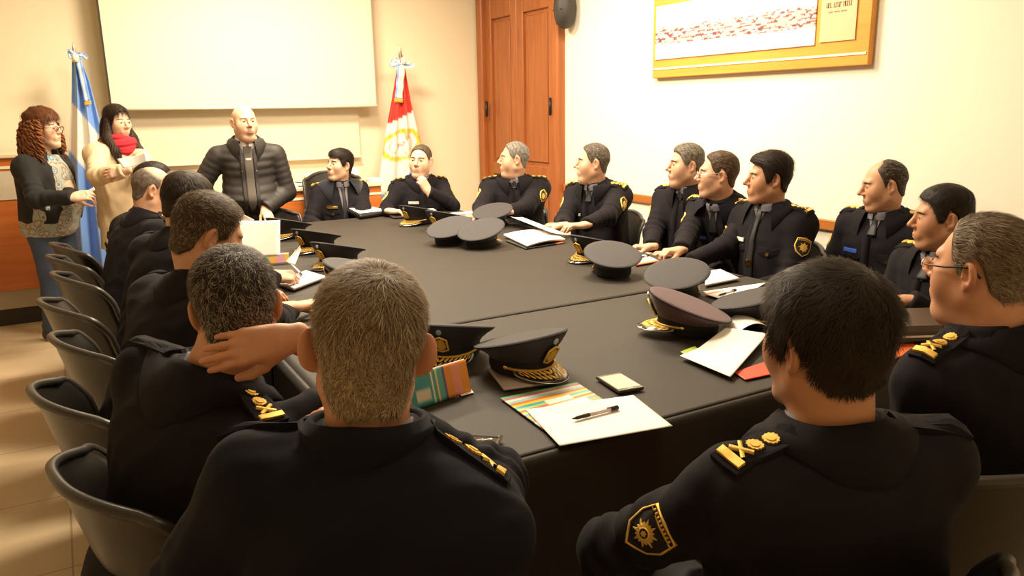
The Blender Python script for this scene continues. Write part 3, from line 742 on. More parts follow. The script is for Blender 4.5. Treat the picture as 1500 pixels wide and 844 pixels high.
def wood(name, c1, c2, rough=.35, axis=2, sc=1.):
    def st(nt, b, tc):
        mp = nt.nodes.new('ShaderNodeMapping'); s = [22 * sc] * 3; s[axis] = 1.6 * sc; mp.inputs['Scale'].default_value = s
        n = nt.nodes.new('ShaderNodeTexNoise'); n.inputs['Scale'].default_value = 1; n.inputs['Detail'].default_value = 6; n.inputs['Distortion'].default_value = .6
        cr = nt.nodes.new('ShaderNodeValToRGB'); cr.color_ramp.elements[0].position = .3; cr.color_ramp.elements[1].position = .72
        cr.color_ramp.elements[0].color = (*c1, 1); cr.color_ramp.elements[1].color = (*c2, 1)
        nt.links.new(tc.outputs['Object'], mp.inputs['Vector']); nt.links.new(mp.outputs[0], n.inputs['Vector']); nt.links.new(n.outputs['Fac'], cr.inputs['Fac']); nt.links.new(cr.outputs['Color'], b.inputs['Base Color'])
    return mat(name, rough=rough, setup=st)
M_WALL = mat('cream_plaster', (.84, .745, .55), .85, bump=.06, bscale=60, var=.02, vscale=1.5)
M_WALLR = mat('pale_plaster', (.87, .83, .71), .85, bump=.06, bscale=60, var=.02, vscale=1.5)
M_CEIL = mat('white_ceiling', (.85, .82, .74), .9)
M_FLOOR = mat('floor_tile', rough=.42, setup=_tiles)
M_DOOR = wood('door_wood', (.30, .085, .022), (.42, .135, .035), .4)
M_CTR = wood('counter_wood', (.46, .12, .022), (.60, .18, .035), .35, axis=0)
M_OAK = wood('light_oak', (.66, .27, .04), (.78, .34, .055), .4, axis=1)
M_STRIPE = mat('white_inlay', (.85, .78, .62), .5)
M_SCREEN = mat('screen_fabric', (.80, .73, .54), .8)
M_DARK = mat('dark_edge', (.03, .018, .012), .6)
M_BOARD = mat('white_board', (.74, .66, .5), .5)
M_METAL = mat('dark_metal', (.03, .03, .03), .4, .6)
M_PLINTH = mat('dark_plinth', (.025, .016, .012), .5)
M_GREYP = mat('grey_panel', (.42, .36, .26), .6)
def st(o): o['kind'] = 'structure'; return o
def plane_box(name, lo, hi, m): b = MB(); lo = np.array(lo, float); hi = np.array(hi, float); b.box((lo + hi) / 2, hi - lo); return st(b.build(name, m))
plane_box('floor', (XL - .1, YF - .1, -.1), (RX + .1, BY + .1, 0), M_FLOOR)
plane_box('ceiling', (XL - .1, YF - .1, ZC), (RX + .1, BY + .1, ZC + .1), M_CEIL)
plane_box('wall_back', (XL - .1, BY, 0), (RX + .1, BY + .1, ZC), M_WALL)
plane_box('wall_right', (RX, YF - .1, 0), (RX + .1, BY, ZC), M_WALLR)
plane_box('wall_left', (XL - .1, YF - .1, 0), (XL, BY, ZC), M_WALL)
plane_box('wall_front', (XL, YF - .1, 0), (RX, YF, ZC), M_WALL)
# ---- door in the right wall
def yr(px, py=200): return onx(px, py, RX)[1]
def zr(px, py): return onx(px, py, RX)[2]
zdt = 2.62
b = MB(); y0, y1 = yr(828), yr(711); fw_ = .10
b.box((RX - .03, y0 + fw_ / 2, zdt / 2 + .03), (.10, fw_, zdt + .06), bev=.012); b.box((RX - .03, y1 - fw_ * .55, zdt / 2 + .03), (.10, fw_ * 1.1, zdt + .06), bev=.012); b.box((RX - .03, (y0 + y1) / 2, zdt + .09), (.11, y1 - y0 + .04, .12), bev=.012)
dr = st(b.build('door_1', M_DOOR))
ym = yr(763)
for (ya, yb) in ((y0 + fw_, ym - .002), (ym + .002, y1 - fw_ * 1.1)):
    lf = MB(); w = yb - ya; sw = min(.11, w * .2); x = RX - .012; zs = [(.02, .22), (zr(790, 250), zr(790, 243) + .03), (zdt - .13 if True else 0, zdt)]
    lf.box((x, ya + sw / 2, zdt / 2), (.045, sw, zdt - .02), bev=.006); lf.box((x, yb - sw / 2, zdt / 2), (.045, sw, zdt - .02), bev=.006)
    zt = zr(790, 14); zm0, zm1 = zr(790, 262), zr(790, 243)
    for za, zb in ((.01, .2), (zm0, zm1), (zt, zdt - .01)): lf.box((x, (ya + yb) / 2, (za + zb) / 2), (.043, w - 2 * sw + .01, zb - za), bev=.006)
    for za, zb in ((.2, zm0), (zm1, zt)):
        lf.box((x + .012, (ya + yb) / 2, (za + zb) / 2), (.012, w - 2 * sw, zb - za)); lf.box((x + .002, (ya + yb) / 2, (za + zb) / 2), (.022, w - 2 * sw - .07, zb - za - .07), bev=.01)
    lo_ = lf.build('door_leaf', M_DOOR, dr)
for px, pa, pb in ((724, 148, 171), (818.5, 143, 169)):
    b = MB(); za, zb = zr(px, pb), zr(px, pa); yy = yr(px, 160); b.tube([(RX - .088, yy, za), (RX - .088, yy, zb)], .011, 10); b.box((RX - .08, yy, (za + zb) / 2), (.012, .03, (zb - za) * .9), bev=.003); b.build('door_hinge', M_METAL, dr)
# ---- chair rail
zt, zb = zr(1200, 319.5), zr(1200, 335); b = MB(); b.box((RX - .012, (YF + y0) / 2, (zt + zb) / 2), (.024, y0 - YF, abs(zt - zb)), bev=.006); M_TRIM = wood('rail_wood', (.36, .115, .02), (.48, .17, .035), .4, axis=1); st(b.build('trim_1', M_TRIM))
b = MB(); b.box((RX - .008, (YF + y0) / 2, .05), (.016, y0 - YF, .10), bev=.004); st(b.build('baseboard_right', M_TRIM))
# ---- speaker on the right wall
sp = onx(841, 12, RX); spk = empty('wall_speaker', 'dark oval loudspeaker high on the wall beside the wooden door', 'speaker', (RX, sp[1], sp[2]))
b = MB(); prof = [(.001, -.165), (.04, -.155), (.075, -.12), (.09, -.07), (.098, 0), (.09, .07), (.075, .12), (.04, .155), (.001, .165)]
b.lathe(prof, (-.09, 0, 0), 24, sx=.95, sy=.98); b.build('cabinet', mat('speaker_plastic', (.035, .03, .026), .45, bump=.5, bscale=400), spk)
b = MB(); b.box((-.02, 0, 0), (.04, .05, .08), bev=.006); b.build('wall_bracket', M_METAL, spk)
for s_ in (-1, 1): b = MB(); b.lathe([(.006, -.004), (.007, 0), (.004, .004)], (-.165, s_ * .055, -.02), 8); b.build('screw', M_METAL, spk)
# ---- framed panorama
pbl, pbr = onx(962, 115, RX), onx(1279, 95, RX); ya, yb = pbr[1], pbl[1]; z0 = (pbl[2] + pbr[2]) / 2
ph_bl, ph_tl, ph_br = onx(967.7, 88.4, RX), onx(967.7, 11, RX), onx(1201.7, 65.8, RX); z1 = ph_tl[2] + .10
pic = empty('framed_panorama', 'wide honey wood frame with a white strip and sepia city panorama on right wall', 'picture', (RX - .004, (ya + yb) / 2, z0))
X = lambda x, y, z: (x, y - (ya + yb) / 2, z - z0)
b = MB(); b.box(X(-.02, (ya + yb) / 2, (z0 + z1) / 2), (.04, yb - ya, z1 - z0), bev=.004); b.build('back_board', M_OAK, pic)
zs = onx(1100, 93.5, RX)[2]; zs = .5 * (onx(962.5, 102.7, RX)[2] + onx(1275.8, 76.7, RX)[2])
b = MB(); b.box(X(-.041, (ya + yb) / 2 , zs), (.006, (yb - ya) * .985, .012)); b.build('white_inlay', M_STRIPE, pic)
m, n = 50, 260; yy = np.linspace(ph_bl[1], ph_br[1], n); zz = np.linspace(ph_bl[2], ph_tl[2], m); P = np.zeros((m, n, 3)); P[..., 0] = -.046; P[..., 1] = yy[None] - (ya + yb) / 2; P[..., 2] = zz[:, None] - z0
u = np.linspace(0, 1, n)[None] + 0 * zz[:, None]; v = np.linspace(0, 1, m)[:, None] + 0 * yy[None]
q = np.stack([u * 9, v * 3.0, 0 * u], -1).reshape(-1, 3); n1 = snoise(q, 3.1, 1.).reshape(m, n); n2 = snoise(q * V(1, 2.2, 1), 9, 2.).reshape(m, n); n3 = snoise(q * V(1, 1.5, 1), 22, 3.).reshape(m, n)
top_ = .60 + .03 * snoise(q, 2, 4.).reshape(m, n); band = (v > .27) & (v < top_); sky = (v >= top_) & (v < .66)
col = np.tile(V(.86, .82, .74), (m, n, 1)); c2 = np.where((n2 + .6 * n3 + .35 * n1 - 1.2 * np.abs(v - .42) > .22)[..., None], V(.17, .055, .06), np.where((n3 + n1 > .3)[..., None], V(.86, .72, .68), V(.72, .42, .40)))
col = np.where(band[..., None], c2, col); col = np.where(sky[..., None], V(.84, .66, .62), col)
b = MB(); b.slab(P, .006, col=col, nrm=(-1, 0, 0)); b.build('panorama_print', mat('print_ink', rough=.5, attr=True), pic)
ppl, ppr = onx(1209, 62, RX), onx(1261, 58, RX); b = MB(); pz0 = ppr[2]; pz1 = z1 - .03; b.box(X(-.043, (ppl[1] + ppr[1]) / 2, (pz0 + pz1) / 2), (.008, ppl[1] - ppr[1], pz1 - pz0)); pq = b.build('plaque', mat('plaque_tan', (.62, .47, .27), .5), pic)
b = MB(); la, lb = onx(1219, 10, RX), onx(1255, 4, RX)
for k in range(13):
    t = (k + .5) / 13; yk = la[1] + (lb[1] - la[1]) * t; zk = (la[2] + lb[2]) / 2
    if k in (3, 8): continue
    b.box(X(-.048, yk, zk), (.002, .004, .026)); b.box(X(-.048, yk - .006, zk + (.010 if k % 2 else -.010)), (.002, .012, .004))
    if k % 3 == 0: b.box(X(-.048, yk - .012, zk), (.002, .004, .026))
    b.box(X(-.048, yk * .75 + .25 * (la[1] + lb[1]) / 2, zk - .035), (.002, .008, .006))
b.build('plaque_lettering', mat('faded_lettering', (.33, .24, .13), .6), pq)
# ---- projection screen, board on the back wall
SY = 6.9; sl, sr = ony(164, 161, SY), ony(551, 155.5, SY); zb = (sl[2] + sr[2]) / 2
scr = empty('projection_screen', 'large cream pull-down projection screen on the back wall', 'projection screen', ((sl[0] + sr[0]) / 2, SY, zb)); w = sr[0] - sl[0]
b = MB(); b.box((0, 0, (ZC - .14 - zb) / 2), (w, .006, ZC - .14 - zb)); b.build('screen_fabric', M_SCREEN, scr)
b = MB(); b.box((-w / 2 - .004, 0, (ZC - .14 - zb) / 2), (.014, .012, ZC - .14 - zb)); b.build('left_edge', M_DARK, scr)
b = MB(); b.box((w / 2 + .003, 0, (ZC - .14 - zb) / 2), (.008, .010, ZC - .14 - zb)); b.build('right_edge', mat('grey_edge', (.4, .36, .28), .6), scr)
b = MB(); b.tube([(-w / 2 - .01, 0, .002), (w / 2 + .01, 0, .002)], .011, 10); b.build('bottom_bar', M_SCREEN, scr)
b = MB(); b.box((0, .04, ZC - .075 - zb), (w + .16, .15, .14), bev=.03); b.build('housing', M_STRIPE, scr)
wl, wr = ony(190, 245, BY - .05), ony(529, 230, BY - .05); wb = empty('whiteboard', 'long pale writing board on the back wall beneath the projection screen', 'board', ((wl[0] + wr[0]) / 2, BY - .004, wr[2])); w = wr[0] - wl[0]; hh = 1.25
b = MB(); b.box((0, -.025, hh / 2), (w, .05, hh), bev=.006); b.build('board_panel', M_BOARD, wb)
b = MB(); b.box((0, -.06, .005), (w, .03, .016), bev=.004); b.build('tray', M_BOARD, wb)
# ---- counters along the back wall
FY = 6.55
def counter(name, label, x0, x1, zt, zstripe, zlow, fy=FY):
    r = empty(name, label, 'counter', ((x0 + x1) / 2, (fy + BY) / 2, 0)); w = x1 - x0; d = BY - .075 - fy; cx_ = 0; fy_ = -(BY - fy) / 2
    b = MB(); b.box((0, fy_ + d / 2 + .04, .07), (w - .02, d - .08, .14)); b.build('plinth', M_PLINTH, r)
    b = MB(); b.box((0, fy_ + d / 2, (zt - .03 + zlow) / 2), (w, d, zt - .03 - zlow), bev=.004); b.build('front_panel', M_CTR, r)
    b = MB(); b.box((0, fy_ + d / 2 + .02, (zlow + .13) / 2 + .0), (w - .01, d - .04, zlow - .13)); b.build('lower_band', M_GREYP, r)
    b = MB(); b.box((0, fy_ + .001, zstripe), (w, .012, .02)); b.build('white_inlay', M_STRIPE, r)
    b = MB(); b.box((0, fy_ + d / 2 - .01, zt - .015), (w + .02, d + .02, .03), bev=.006); b.build('top', mat('pale_counter_top', (.78, .66, .46), .35), r)
    return r
cl = ony(0, 226, FY); ctl = counter('wooden_counter', 'tall reddish wooden counter behind the curly-haired woman', -2.9, ony(60, 300, FY)[0], cl[2], ony(0, 246, FY)[2], ony(0, 428, FY)[2])
zr_ = ony(410, 277, FY)[2]; ctr = counter('wooden_counter', 'low reddish wooden counter along back wall behind the standing man', ony(325, 280, FY)[0], ony(558, 270, FY)[0], zr_, ony(430, 292, FY)[2], .16)
sg = ony(9, 272, FY - .004); b = MB(); b.box((0, 0, 0), (.16, .004, .20)); o = b.build('paper_notice', mat('grey_paper', (.62, .55, .42), .7)); o.location = (sg[0] - .02, FY - .0045, sg[2]); tag(o, 'pale paper notice fixed to the front of the tall counter', 'notice')
# ---- flags
def flag(label, Y, tip, apex, edge_l, edge_r, colf, ribbon, rcol, name='ceremonial_flag'):
    t = ony(*tip, Y); base = ony(apex[0], apex[1], Y); r = empty(name, label, 'flag', (base[0], Y, 0)); bx = base[0]; tz = t[2]
    b = MB(); b.tube([(0, 0, .03), (0, 0, tz - .14)], .014, 12); b.build('pole', wood('pole_wood', (.25, .12, .04), (.35, .18, .06)), r)
    b = MB(); b.lathe([(.002, 0), (.016, .01), (.02, .025), (.012, .04), (.022, .06), (.004, .14), (.001, .16)], (0, 0, tz - .16), 12, sy=.5); b.build('spear_tip', M_STEEL, r)
    b = MB(); b.lathe([(.15, 0), (.16, .012), (.14, .03), (.05, .05), (.03, .07), (.02, .16), (.001, .16)], (0, 0, 0.001), 24); b.build('base', mat('brass', (.5, .33, .12), .35, 1.), r)
    m, n = 90, 90; P = np.zeros((m, n, 3)); C = np.zeros((m, n, 3)); zt = base[2]; zb_ = .62
    for i in range(m):
        v = i / (m - 1); py_px = apex[1] + (edge_l[-1][1] - apex[1]) * v
        xl = np.interp(py_px, [e[1] for e in edge_l], [e[0] for e in edge_l]); xr = np.interp(py_px, [e[1] for e in edge_r], [e[0] for e in edge_r])
        for j in range(n):
            u_ = j / (n - 1); px = xl + (xr - xl) * u_; p = ony(px, py_px, Y); dy = (.012 + .04 * v) * math.sin(u_ * 17 + .8 * math.sin(v * 4)) - .03 * math.sin(u_ * math.pi)
            P[i, j] = p + V(-bx, -Y + dy - .015, 0); C[i, j] = colf(px, py_px)
    b = MB(); b.slab(P, .003, col=C); b.build('flag_cloth', mat('flag_satin', rough=.45, attr=True, sheen=.3), r)
    # bow and hanging ribbons
    def rib(line, wpx, cols, nm):
        l = np.array(line, float); k = len(l); tt = np.linspace(0, 1, 24); lx = np.interp(tt, np.linspace(0, 1, k), l[:, 0]); ly = np.interp(tt, np.linspace(0, 1, k), l[:, 1])
        Q = np.zeros((24, 7, 3)); CC = np.zeros((24, 7, 3)); dx, dy_ = np.gradient(lx), np.gradient(ly); ln = np.hypot(dx, dy_)
        for i in range(24):
            for j in range(7):
                o = (j / 6 - .5) * wpx; p = ony(lx[i] - dy_[i] / ln[i] * o, ly[i] + dx[i] / ln[i] * o, Y - .07); Q[i, j] = p + V(-bx, -Y + .006 * math.sin(i * .7), 0); CC[i, j] = cols[min(2, j * 3 // 7)]
        b = MB(); b.slab(Q, .003, col=CC); return b.build(nm, MATS['flag_satin'], r)
    for line, wpx in ribbon[:-1]: rib(line, wpx, rcol, 'bow_loop')
    line, wpx = ribbon[-1]; rb = rib(line, wpx, rcol, 'ribbon'); e0, e1 = line[-2], line[-1]; dn = nz(V(e1[0] - e0[0], e1[1] - e0[1]))
    rib([e1, (e1[0] + dn[0] * 6, e1[1] + dn[1] * 6)], wpx * 1.15, [(.75, .45, .08)] * 3, 'gold_fringe')
    b = MB(); b.lathe([(.001, -.03), (.02, -.028), (.026, 0), (.02, .028), (.001, .03)], (0, -.07, zt), 12); b.build('bow_knot', M_STRIPE, r)
    return r
BL, WH, RD, YE = V(.19, .36, .78), V(.80, .77, .70), V(.62, .03, .02), V(.75, .5, .05)
def col_l(x, y):
    s = y - 1.2 * (x - 106)
    return BL if s < 151 or s > 226 else WH
def col_r(x, y):
    s = y + .54 * (x - 568)
    if s < 182: return RD
    if y + .95 * (x - 585) > 262: return BL
    dx, dy = x - 586, y - 212; a_ = math.radians(-28); X_ = dx * math.cos(a_) + dy * math.sin(a_); Y_ = -dx * math.sin(a_) + dy * math.cos(a_); rr = math.hypot(X_ / 31, Y_ / 21.5)
    if .76 < rr < 1: return YE if (int((math.degrees(math.atan2(Y_, X_)) + 180) / 6) % 5 or rr > .95 or rr < .82) else V(.5, .33, .03)
    if rr < .6 and (abs(Y_ + .35 * X_) < .8 or abs(Y_ - .35 * X_) < .8): return V(.45, .3, .3)
    if rr < .62 and abs(rr - .58) < .03: return V(.6, .45, .4)
    if abs(X_ - 12) < 3 and abs(Y_ + 7) < 3: return V(.75, .3, .1)
    return WH
flag('sky-blue and white striped flag draped on a pole behind the two standing women', 6.8, (101, 62), (110, 86), [(106, 86), (105, 150), (100, 240), (99, 420)], [(118, 86), (131, 120), (152, 200), (180, 420)], col_l,
     [([(111, 80), (101, 73), (103, 84), (111, 83)], 5), ([(112, 80), (121, 80), (128, 86)], 6), ([(114, 84), (120, 110), (128, 148)], 9)], [BL, WH, BL])
flag('red, white and blue flag with yellow ring emblem draped in the back corner', 6.85, (587, 66), (587, 90), [(583, 90), (575, 140), (566, 190), (554, 280), (550, 420)], [(590, 90), (600, 150), (613, 205), (624, 280), (630, 420)], col_r,
     [([(586, 90), (577, 87), (574, 96), (586, 92)], 6), ([(587, 90), (600, 93), (606, 97), (590, 98)], 6), ([(588, 92), (586, 120), (584, 144)], 11)], [RD * 0 + V(.8, .77, .7), WH, BL])
# ---- lamps and light
def area(loc, size, en, col, rot=(0, 0, 0)):
    l = bpy.data.lights.new('ceiling_lamp', 'AREA'); l.shape = 'RECTANGLE'; l.size, l.size_y = size; l.energy = en; l.color = col
    o = bpy.data.objects.new('ceiling_lamp', l); COL.objects.link(o); o.location = loc; o.rotation_euler = rot; return o
WARM = (1.0, .84, .61)
for x, y, e in ((1.0, .7, 5), (1.2, 3.2, 62), (1.5, 5.3, 85), (2.6, 3.8, 55)): area((x, y, ZC - .02), (.9, .5), e, WARM)
w_ = bpy.data.worlds.new('world'); SC.world = w_; w_.use_nodes = True; w_.node_tree.nodes['Background'].inputs[0].default_value = (1, .85, .6, 1); w_.node_tree.nodes['Background'].inputs[1].default_value = .05
SC.view_settings.view_transform = 'Standard'; SC.view_settings.look = 'None'; SC.view_settings.gamma = 1; SC.view_settings.use_curve_mapping = False; SC.view_settings.exposure = .85
# ------------------------------------------------------------------ conference tables under black cloths
M_CLOTH = mat('black_tablecloth', (.025, .019, .0145), .62, bump=.25, bscale=700, var=.12, vscale=6, sheen=.06, spec=.3)
TX0, TX1, TY0, TYS, TY1 = .50, 2.60, 1.34, onz(694, 471.5, TZ)[1], 5.35
def table(y0, y1, label):
    r = empty('conference_table', label, 'table', ((TX0 + TX1) / 2, (y0 + y1) / 2, 0)); w = TX1 - TX0 - .03; d = y1 - y0 - .04
    b = MB(); b.box((0, 0, TZ - .022), (w, d, .03), bev=.004); b.build('tabletop', M_PLINTH, r)
    b = MB(); b.box((0, 0, TZ - .08), (w - .25, d - .25, .08)); b.build('apron', M_METAL, r)
    for sx in (-1, 1):
        for sy in (-1, 1): b = MB(); b.box((sx * (w / 2 - .12), sy * (d / 2 - .12), (TZ - .05) / 2), (.05, .05, TZ - .05), bev=.004); b.build('leg', M_METAL, r)
def cloth(y0, y1, sides, label, dz):
    """top sheet with hanging folds on the given sides ('L','R','N','F')"""
    zt = TZ - .001 + dz; b = MB(); n = 90
    x0, x1 = TX0, TX1; xs = np.linspace(x0 + .02, x1 - .02, 70); ya_, yb_ = y0 + (.02 if 'N' in sides else 0), y1 - (.02 if 'F' in sides else 0); ys = np.linspace(ya_, yb_, 70)
    P = np.zeros((70, 70, 3)); P[..., 0] = xs[None]; P[..., 1] = ys[:, None]; q = P.reshape(-1, 3)
    P[..., 2] = zt + (.0012 * np.clip(snoise(q * V(.5, 2.2, 1), 6, 3.), 0, 2)).reshape(70, 70)
    b.slab(P, .002)
    def drop(ax, fixed, lo, hi, sgn):
        t = np.linspace(lo, hi, 160); k = np.linspace(0, 1, 16); G = np.zeros((16, 160, 3))
        for i, kk in enumerate(k):
            if i < 4: a_ = i / 3 * math.pi / 2; out = -.02 + .02 * math.sin(a_); z = zt - .02 * (1 - math.cos(a_))
            else: s_ = (i - 3) / 12; out = 0 + (.012 + .035 * s_) * (np.sin(t * 21 + .6 * np.sin(t * 7)) * .5 + .5) * min(1, s_ * 3); z = zt - .02 - s_ * (zt - .035)
            G[i, :, 1 - ax] = 0; G[i, :, ax] = t; G[i, :, 1 - ax] = fixed + sgn * out; G[i, :, 2] = z
        b.slab(G, .002)
    if 'L' in sides: drop(1, x0, ya_, yb_, -1)
    if 'R' in sides: drop(1, x1, ya_, yb_, 1)
    if 'N' in sides: drop(0, y0, x0 + .02, x1 - .02, -1)
    if 'F' in sides: drop(0, y1, x0 + .02, x1 - .02, 1)
    o = b.build('tablecloth', M_CLOTH); tag(o, label, 'tablecloth')
table(TY0 + .03, TYS - .01, 'near conference table hidden under the black cloth with the phone on it')
table(TYS + .01, TY1 - .03, 'far conference table hidden under the long black cloth')
cloth(TY0, TYS - .007, 'LRN', 'black cloth over the near table, under phone and pen', .001)
cloth(TYS + .007, TY1, 'LRF', 'long black cloth over the far table beyond the seam', 0)
TT = TZ + .006     # level on which things lie
# ------------------------------------------------------------------ chairs
M_SHELL = mat('black_plastic', (.017, .0145, .012), .33, bump=.15, bscale=500)
M_RIM = mat('black_plastic_rim', (.034, .029, .024), .36)
M_LEG = mat('black_steel', (.02, .02, .02), .35, .7)
def build_chair():
    r = bpy.data.objects.new('bucket_chair', None); r.empty_display_size = .1; COL.objects.link(r)
    pf = np.array([(.215, .425), (.19, .44), (.10, .432), (0, .42), (-.10, .418), (-.17, .435), (-.215, .50), (-.245, .59), (-.27, .69), (-.29, .77), (-.298, .80)])
    t = np.linspace(0, 1, 34); k = np.linspace(0, 1, len(pf)); yy = np.interp(t, k, pf[:, 0]); zz = np.interp(t, k, pf[:, 1])
    for _ in range(3): yy[1:-1] = (yy[:-2] + 2 * yy[1:-1] + yy[2:]) / 4; zz[1:-1] = (zz[:-2] + 2 * zz[1:-1] + zz[2:]) / 4
    us = np.linspace(-1, 1, 25); P = np.zeros((34, 25, 3))
    for i in range(34):
        bk = sst(np.array([t[i]]), .48, .68)[0]; hw = .235 * (1 - .16 * max(0, (t[i] - .86) / .14) ** 3) - .03 * max(0, (.07 - t[i]) / .07) ** 2
        for j, u in enumerate(us):
            w2 = abs(u) ** 2.6
            P[i, j] = (u * hw, yy[i] + bk * .14 * w2 * (1 - .35 * max(0, (t[i] - .8) / .2)), zz[i] + (1 - bk) * .075 * w2 - .035 * w2 * max(0, (t[i] - .80) / .20))
    b = MB(); b.slab(P, -.009); b.build('shell', M_SHELL, r)
    rim = np.concatenate([P[::1, 0], P[-1, 1:], P[-2::-1, -1], P[0, -2:0:-1], P[:1, 0]]); b = MB(); b.tube(rim, .0125, 8, caps=False); b.build('rim', M_RIM, r)
    for sx in (-1, 1):
        for (ya_, yb_) in ((.13, .20), (-.13, -.24)):
            b = MB(); b.tube([(sx * .15, ya_, .415), (sx * .19, (ya_ + yb_) / 2, .2), (sx * .215, yb_, .006)], [.014, .013, .012], 10); b.lathe([(.016, 0), (.016, .012), (.012, .014)], (sx * .215, yb_, .001), 10); b.build('leg', M_LEG, r)
    for yy_ in (.13, -.13): b = MB(); b.tube([(-.15, yy_, .41), (.15, yy_, .41)], .011, 8); b.build('cross_bar', M_LEG, r)
    r['category'] = 'chair'
    return r
_ch = build_chair(); _used = [False]
def chair(x, y, yaw, label, group='black bucket chairs around the table', cz=0):
    if not _used[0]:
        _used[0] = True; _ch.location = (x, y, cz); _ch.rotation_euler = (0, 0, math.radians(yaw)); _ch['label'] = label; _ch['group'] = group; return _ch
    return dup(_ch, (x, y, cz), math.radians(yaw), label, group)
# ------------------------------------------------------------------ peaked caps
M_CAPB = mat('cap_band_black', (.006, .005, .007), .8, bump=.3, bscale=900)
CAPM = dict(navy=mat('cap_wool_navy', (.02, .017, .022), .75, bump=.25, bscale=1100, sheen=.12), grey=mat('cap_wool_grey', (.026, .023, .028), .75, bump=.25, bscale=1100, sheen=.15), plum=mat('cap_wool_plum', (.095, .045, .058), .75, bump=.25, bscale=1100, sheen=.2))
M_PATENT = mat('patent_leather', (.008, .007, .008), .15, coat=.6)
M_SILV = mat('silver_badge', (.75, .74, .7), .25, .9); M_SKY = mat('sky_enamel', (.25, .5, .8), .3)
_capc = {}
def build_cap(kind):
    r = bpy.data.objects.new('peaked_cap', None); r.empty_display_size = .08; COL.objects.link(r); r['category'] = 'cap'
    n = 56; th = np.linspace(0, 2 * np.pi, n, endpoint=False); sn, cs = np.sin(th), np.cos(th)   # front = +y (sin = 1)
    def ring(rx, ry, z, zt, oy=0): return np.stack([rx * cs, ry * sn + oy, z + zt * sn + 0 * sn], 1)
    fr = (sn * .5 + .5)
    rows = [ring(.080, .098, .006, 0), ring(.083, .101, .02, 0), ring(.083, .101, .046, .006)]
    b = MB(); b.grid(np.array(rows), closed=True); b.grid(np.array([rows[0] * V(.95, .95, 1) + V(0, 0, .03), rows[0]]), closed=True); b.build('band', M_CAPB, r)
    up = [ring(.083, .101, .046, .006), ring(.092, .110, .060, .013), ring(.110, .124, .076, .021, .001), ring(.124, .134, .086, .032, .001), ring(.1285, .1375, .0915, .036), ring(.1275, .1365, .0965, .037), ring(.118, .127, .0985, .0355), ring(.09, .1, .099, .028), ring(.05, .055, .099, .0155), ring(.012, .013, .099, .0035)]
    b = MB(); b.grid(np.array(up), closed=True); v = np.array(up[-1]); b.add(np.concatenate([v, v.mean(0)[None]]), [(i, (i + 1) % n, n) for i in range(n)]); b.build('crown', CAPM[kind], r)
    b = MB(); pr = ring(.1292, .1382, .094, .0365); b.tube(np.concatenate([pr, pr[:1]]), .0022, 6, caps=False); b.build('piping', M_CAPB, r)
    # visor
    aa = np.radians(np.linspace(24, 156, 31)); kk = np.linspace(0, 1, 8)
    def vis(a_, k, dz=0.):
        e = max(0., math.sin((a_ - math.radians(24)) / math.radians(132) * math.pi)) ** .6
        return V(math.cos(a_) * (.083 + .022 * k * e), math.sin(a_) * .101 + (.064) * k * e * (.35 + .65 * math.sin(a_)), .025 - .0225 * k * e - .006 * (1 - math.sin(a_)) * k + dz)
    P = np.array([[vis(a_, k) for a_ in aa] for k in kk]); b = MB(); b.slab(P, -.003); vz = b.build('visor', M_PATENT, r)
    b = MB(); 
    b.slab(np.array([[vis(a_, k, .0022) for a_ in aa[1:-1]] for k in (.78, .87, .97)]), .0022, nrm=(0, 0, 1)); b.slab(np.array([[vis(a_, k, .0012) for a_ in aa[2:-2]] for k in (.08, .4, .74)]), .0012, nrm=(0, 0, 1))
    for row, (k0, k1, cnt) in enumerate(((.1, .43, 13), (.42, .78, 15))):
        for i in range(cnt):
            ac = math.radians(32 + 116 * (i + .5) / cnt); da = math.radians(116 / cnt * .62); sg = 1 if ac < math.pi / 2 else -1
            pts = []
            for t_ in np.linspace(0, 2 * math.pi, 9)[:-1]:
                kx = (k0 + k1) / 2 + (k1 - k0) * .5 * math.sin(t_); ax = ac + da * .55 * math.cos(t_) + sg * da * .55 * math.sin(t_); pts.append(vis(ax, kx, .0022 + .0016 * (1)))
            pts = np.array(pts); c_ = pts.mean(0) + V(0, 0, .0012); low = pts - V(0, 0, .004); m_ = len(pts)
            b.add(np.concatenate([pts, low, c_[None]]), [(j, (j + 1) % m_, 2 * m_) for j in range(m_)] + [(m_ + j, m_ + (j + 1) % m_, (j + 1) % m_, j) for j in range(m_)])
    b.build('gold_leaf_embroidery', M_GOLD, vz)
    b = MB(); pr = np.array([vis(a_, 1.0) for a_ in aa]); b.tube(pr, .0022, 6); b.build('visor_trim', M_STEEL, vz)
    # chin cord with side buttons
    a2 = np.radians(np.linspace(12, 168, 60)); c0 = np.array([V(math.cos(t) * .086, math.sin(t) * .1045, .034 - .008 * math.sin(t)) for t in a2])
    b = MB(); tw = np.linspace(0, 40 * math.pi, 60 * 5); ci = np.stack([np.interp(np.linspace(0, 59, 300), np.arange(60), c0[:, k]) for k in range(3)], 1)
    for ph in (0, math.pi): b.tube(ci + .0022 * np.stack([0 * tw, np.cos(tw + ph), np.sin(tw + ph)], 1), .0024, 5)
    b.build('chin_cord', M_GOLD, r)
    for i in (0, -1): b = MB(); o = c0[i]; b.lathe([(.001, -.004), (.007, -.003), (.0075, .001), (.004, .004), (.001, .005)], (0, 0, 0), 12); b.v[0] = b.v[0] @ roty(math.pi / 2 * np.sign(o[0])).T + o; b.build('cord_button', M_GOLDP, r)
    # badge on the front of the crown
    zc = .074; F_ = frame(V(0, .1165, zc), V(1, 0, 0), V(0, 1, -.62)); 
    def local(pts, dz): 
        o = np.asarray(pts, float); return np.c_[o, np.full(len(o), dz)] @ F_[:3, :3].T + F_[:3, 3]
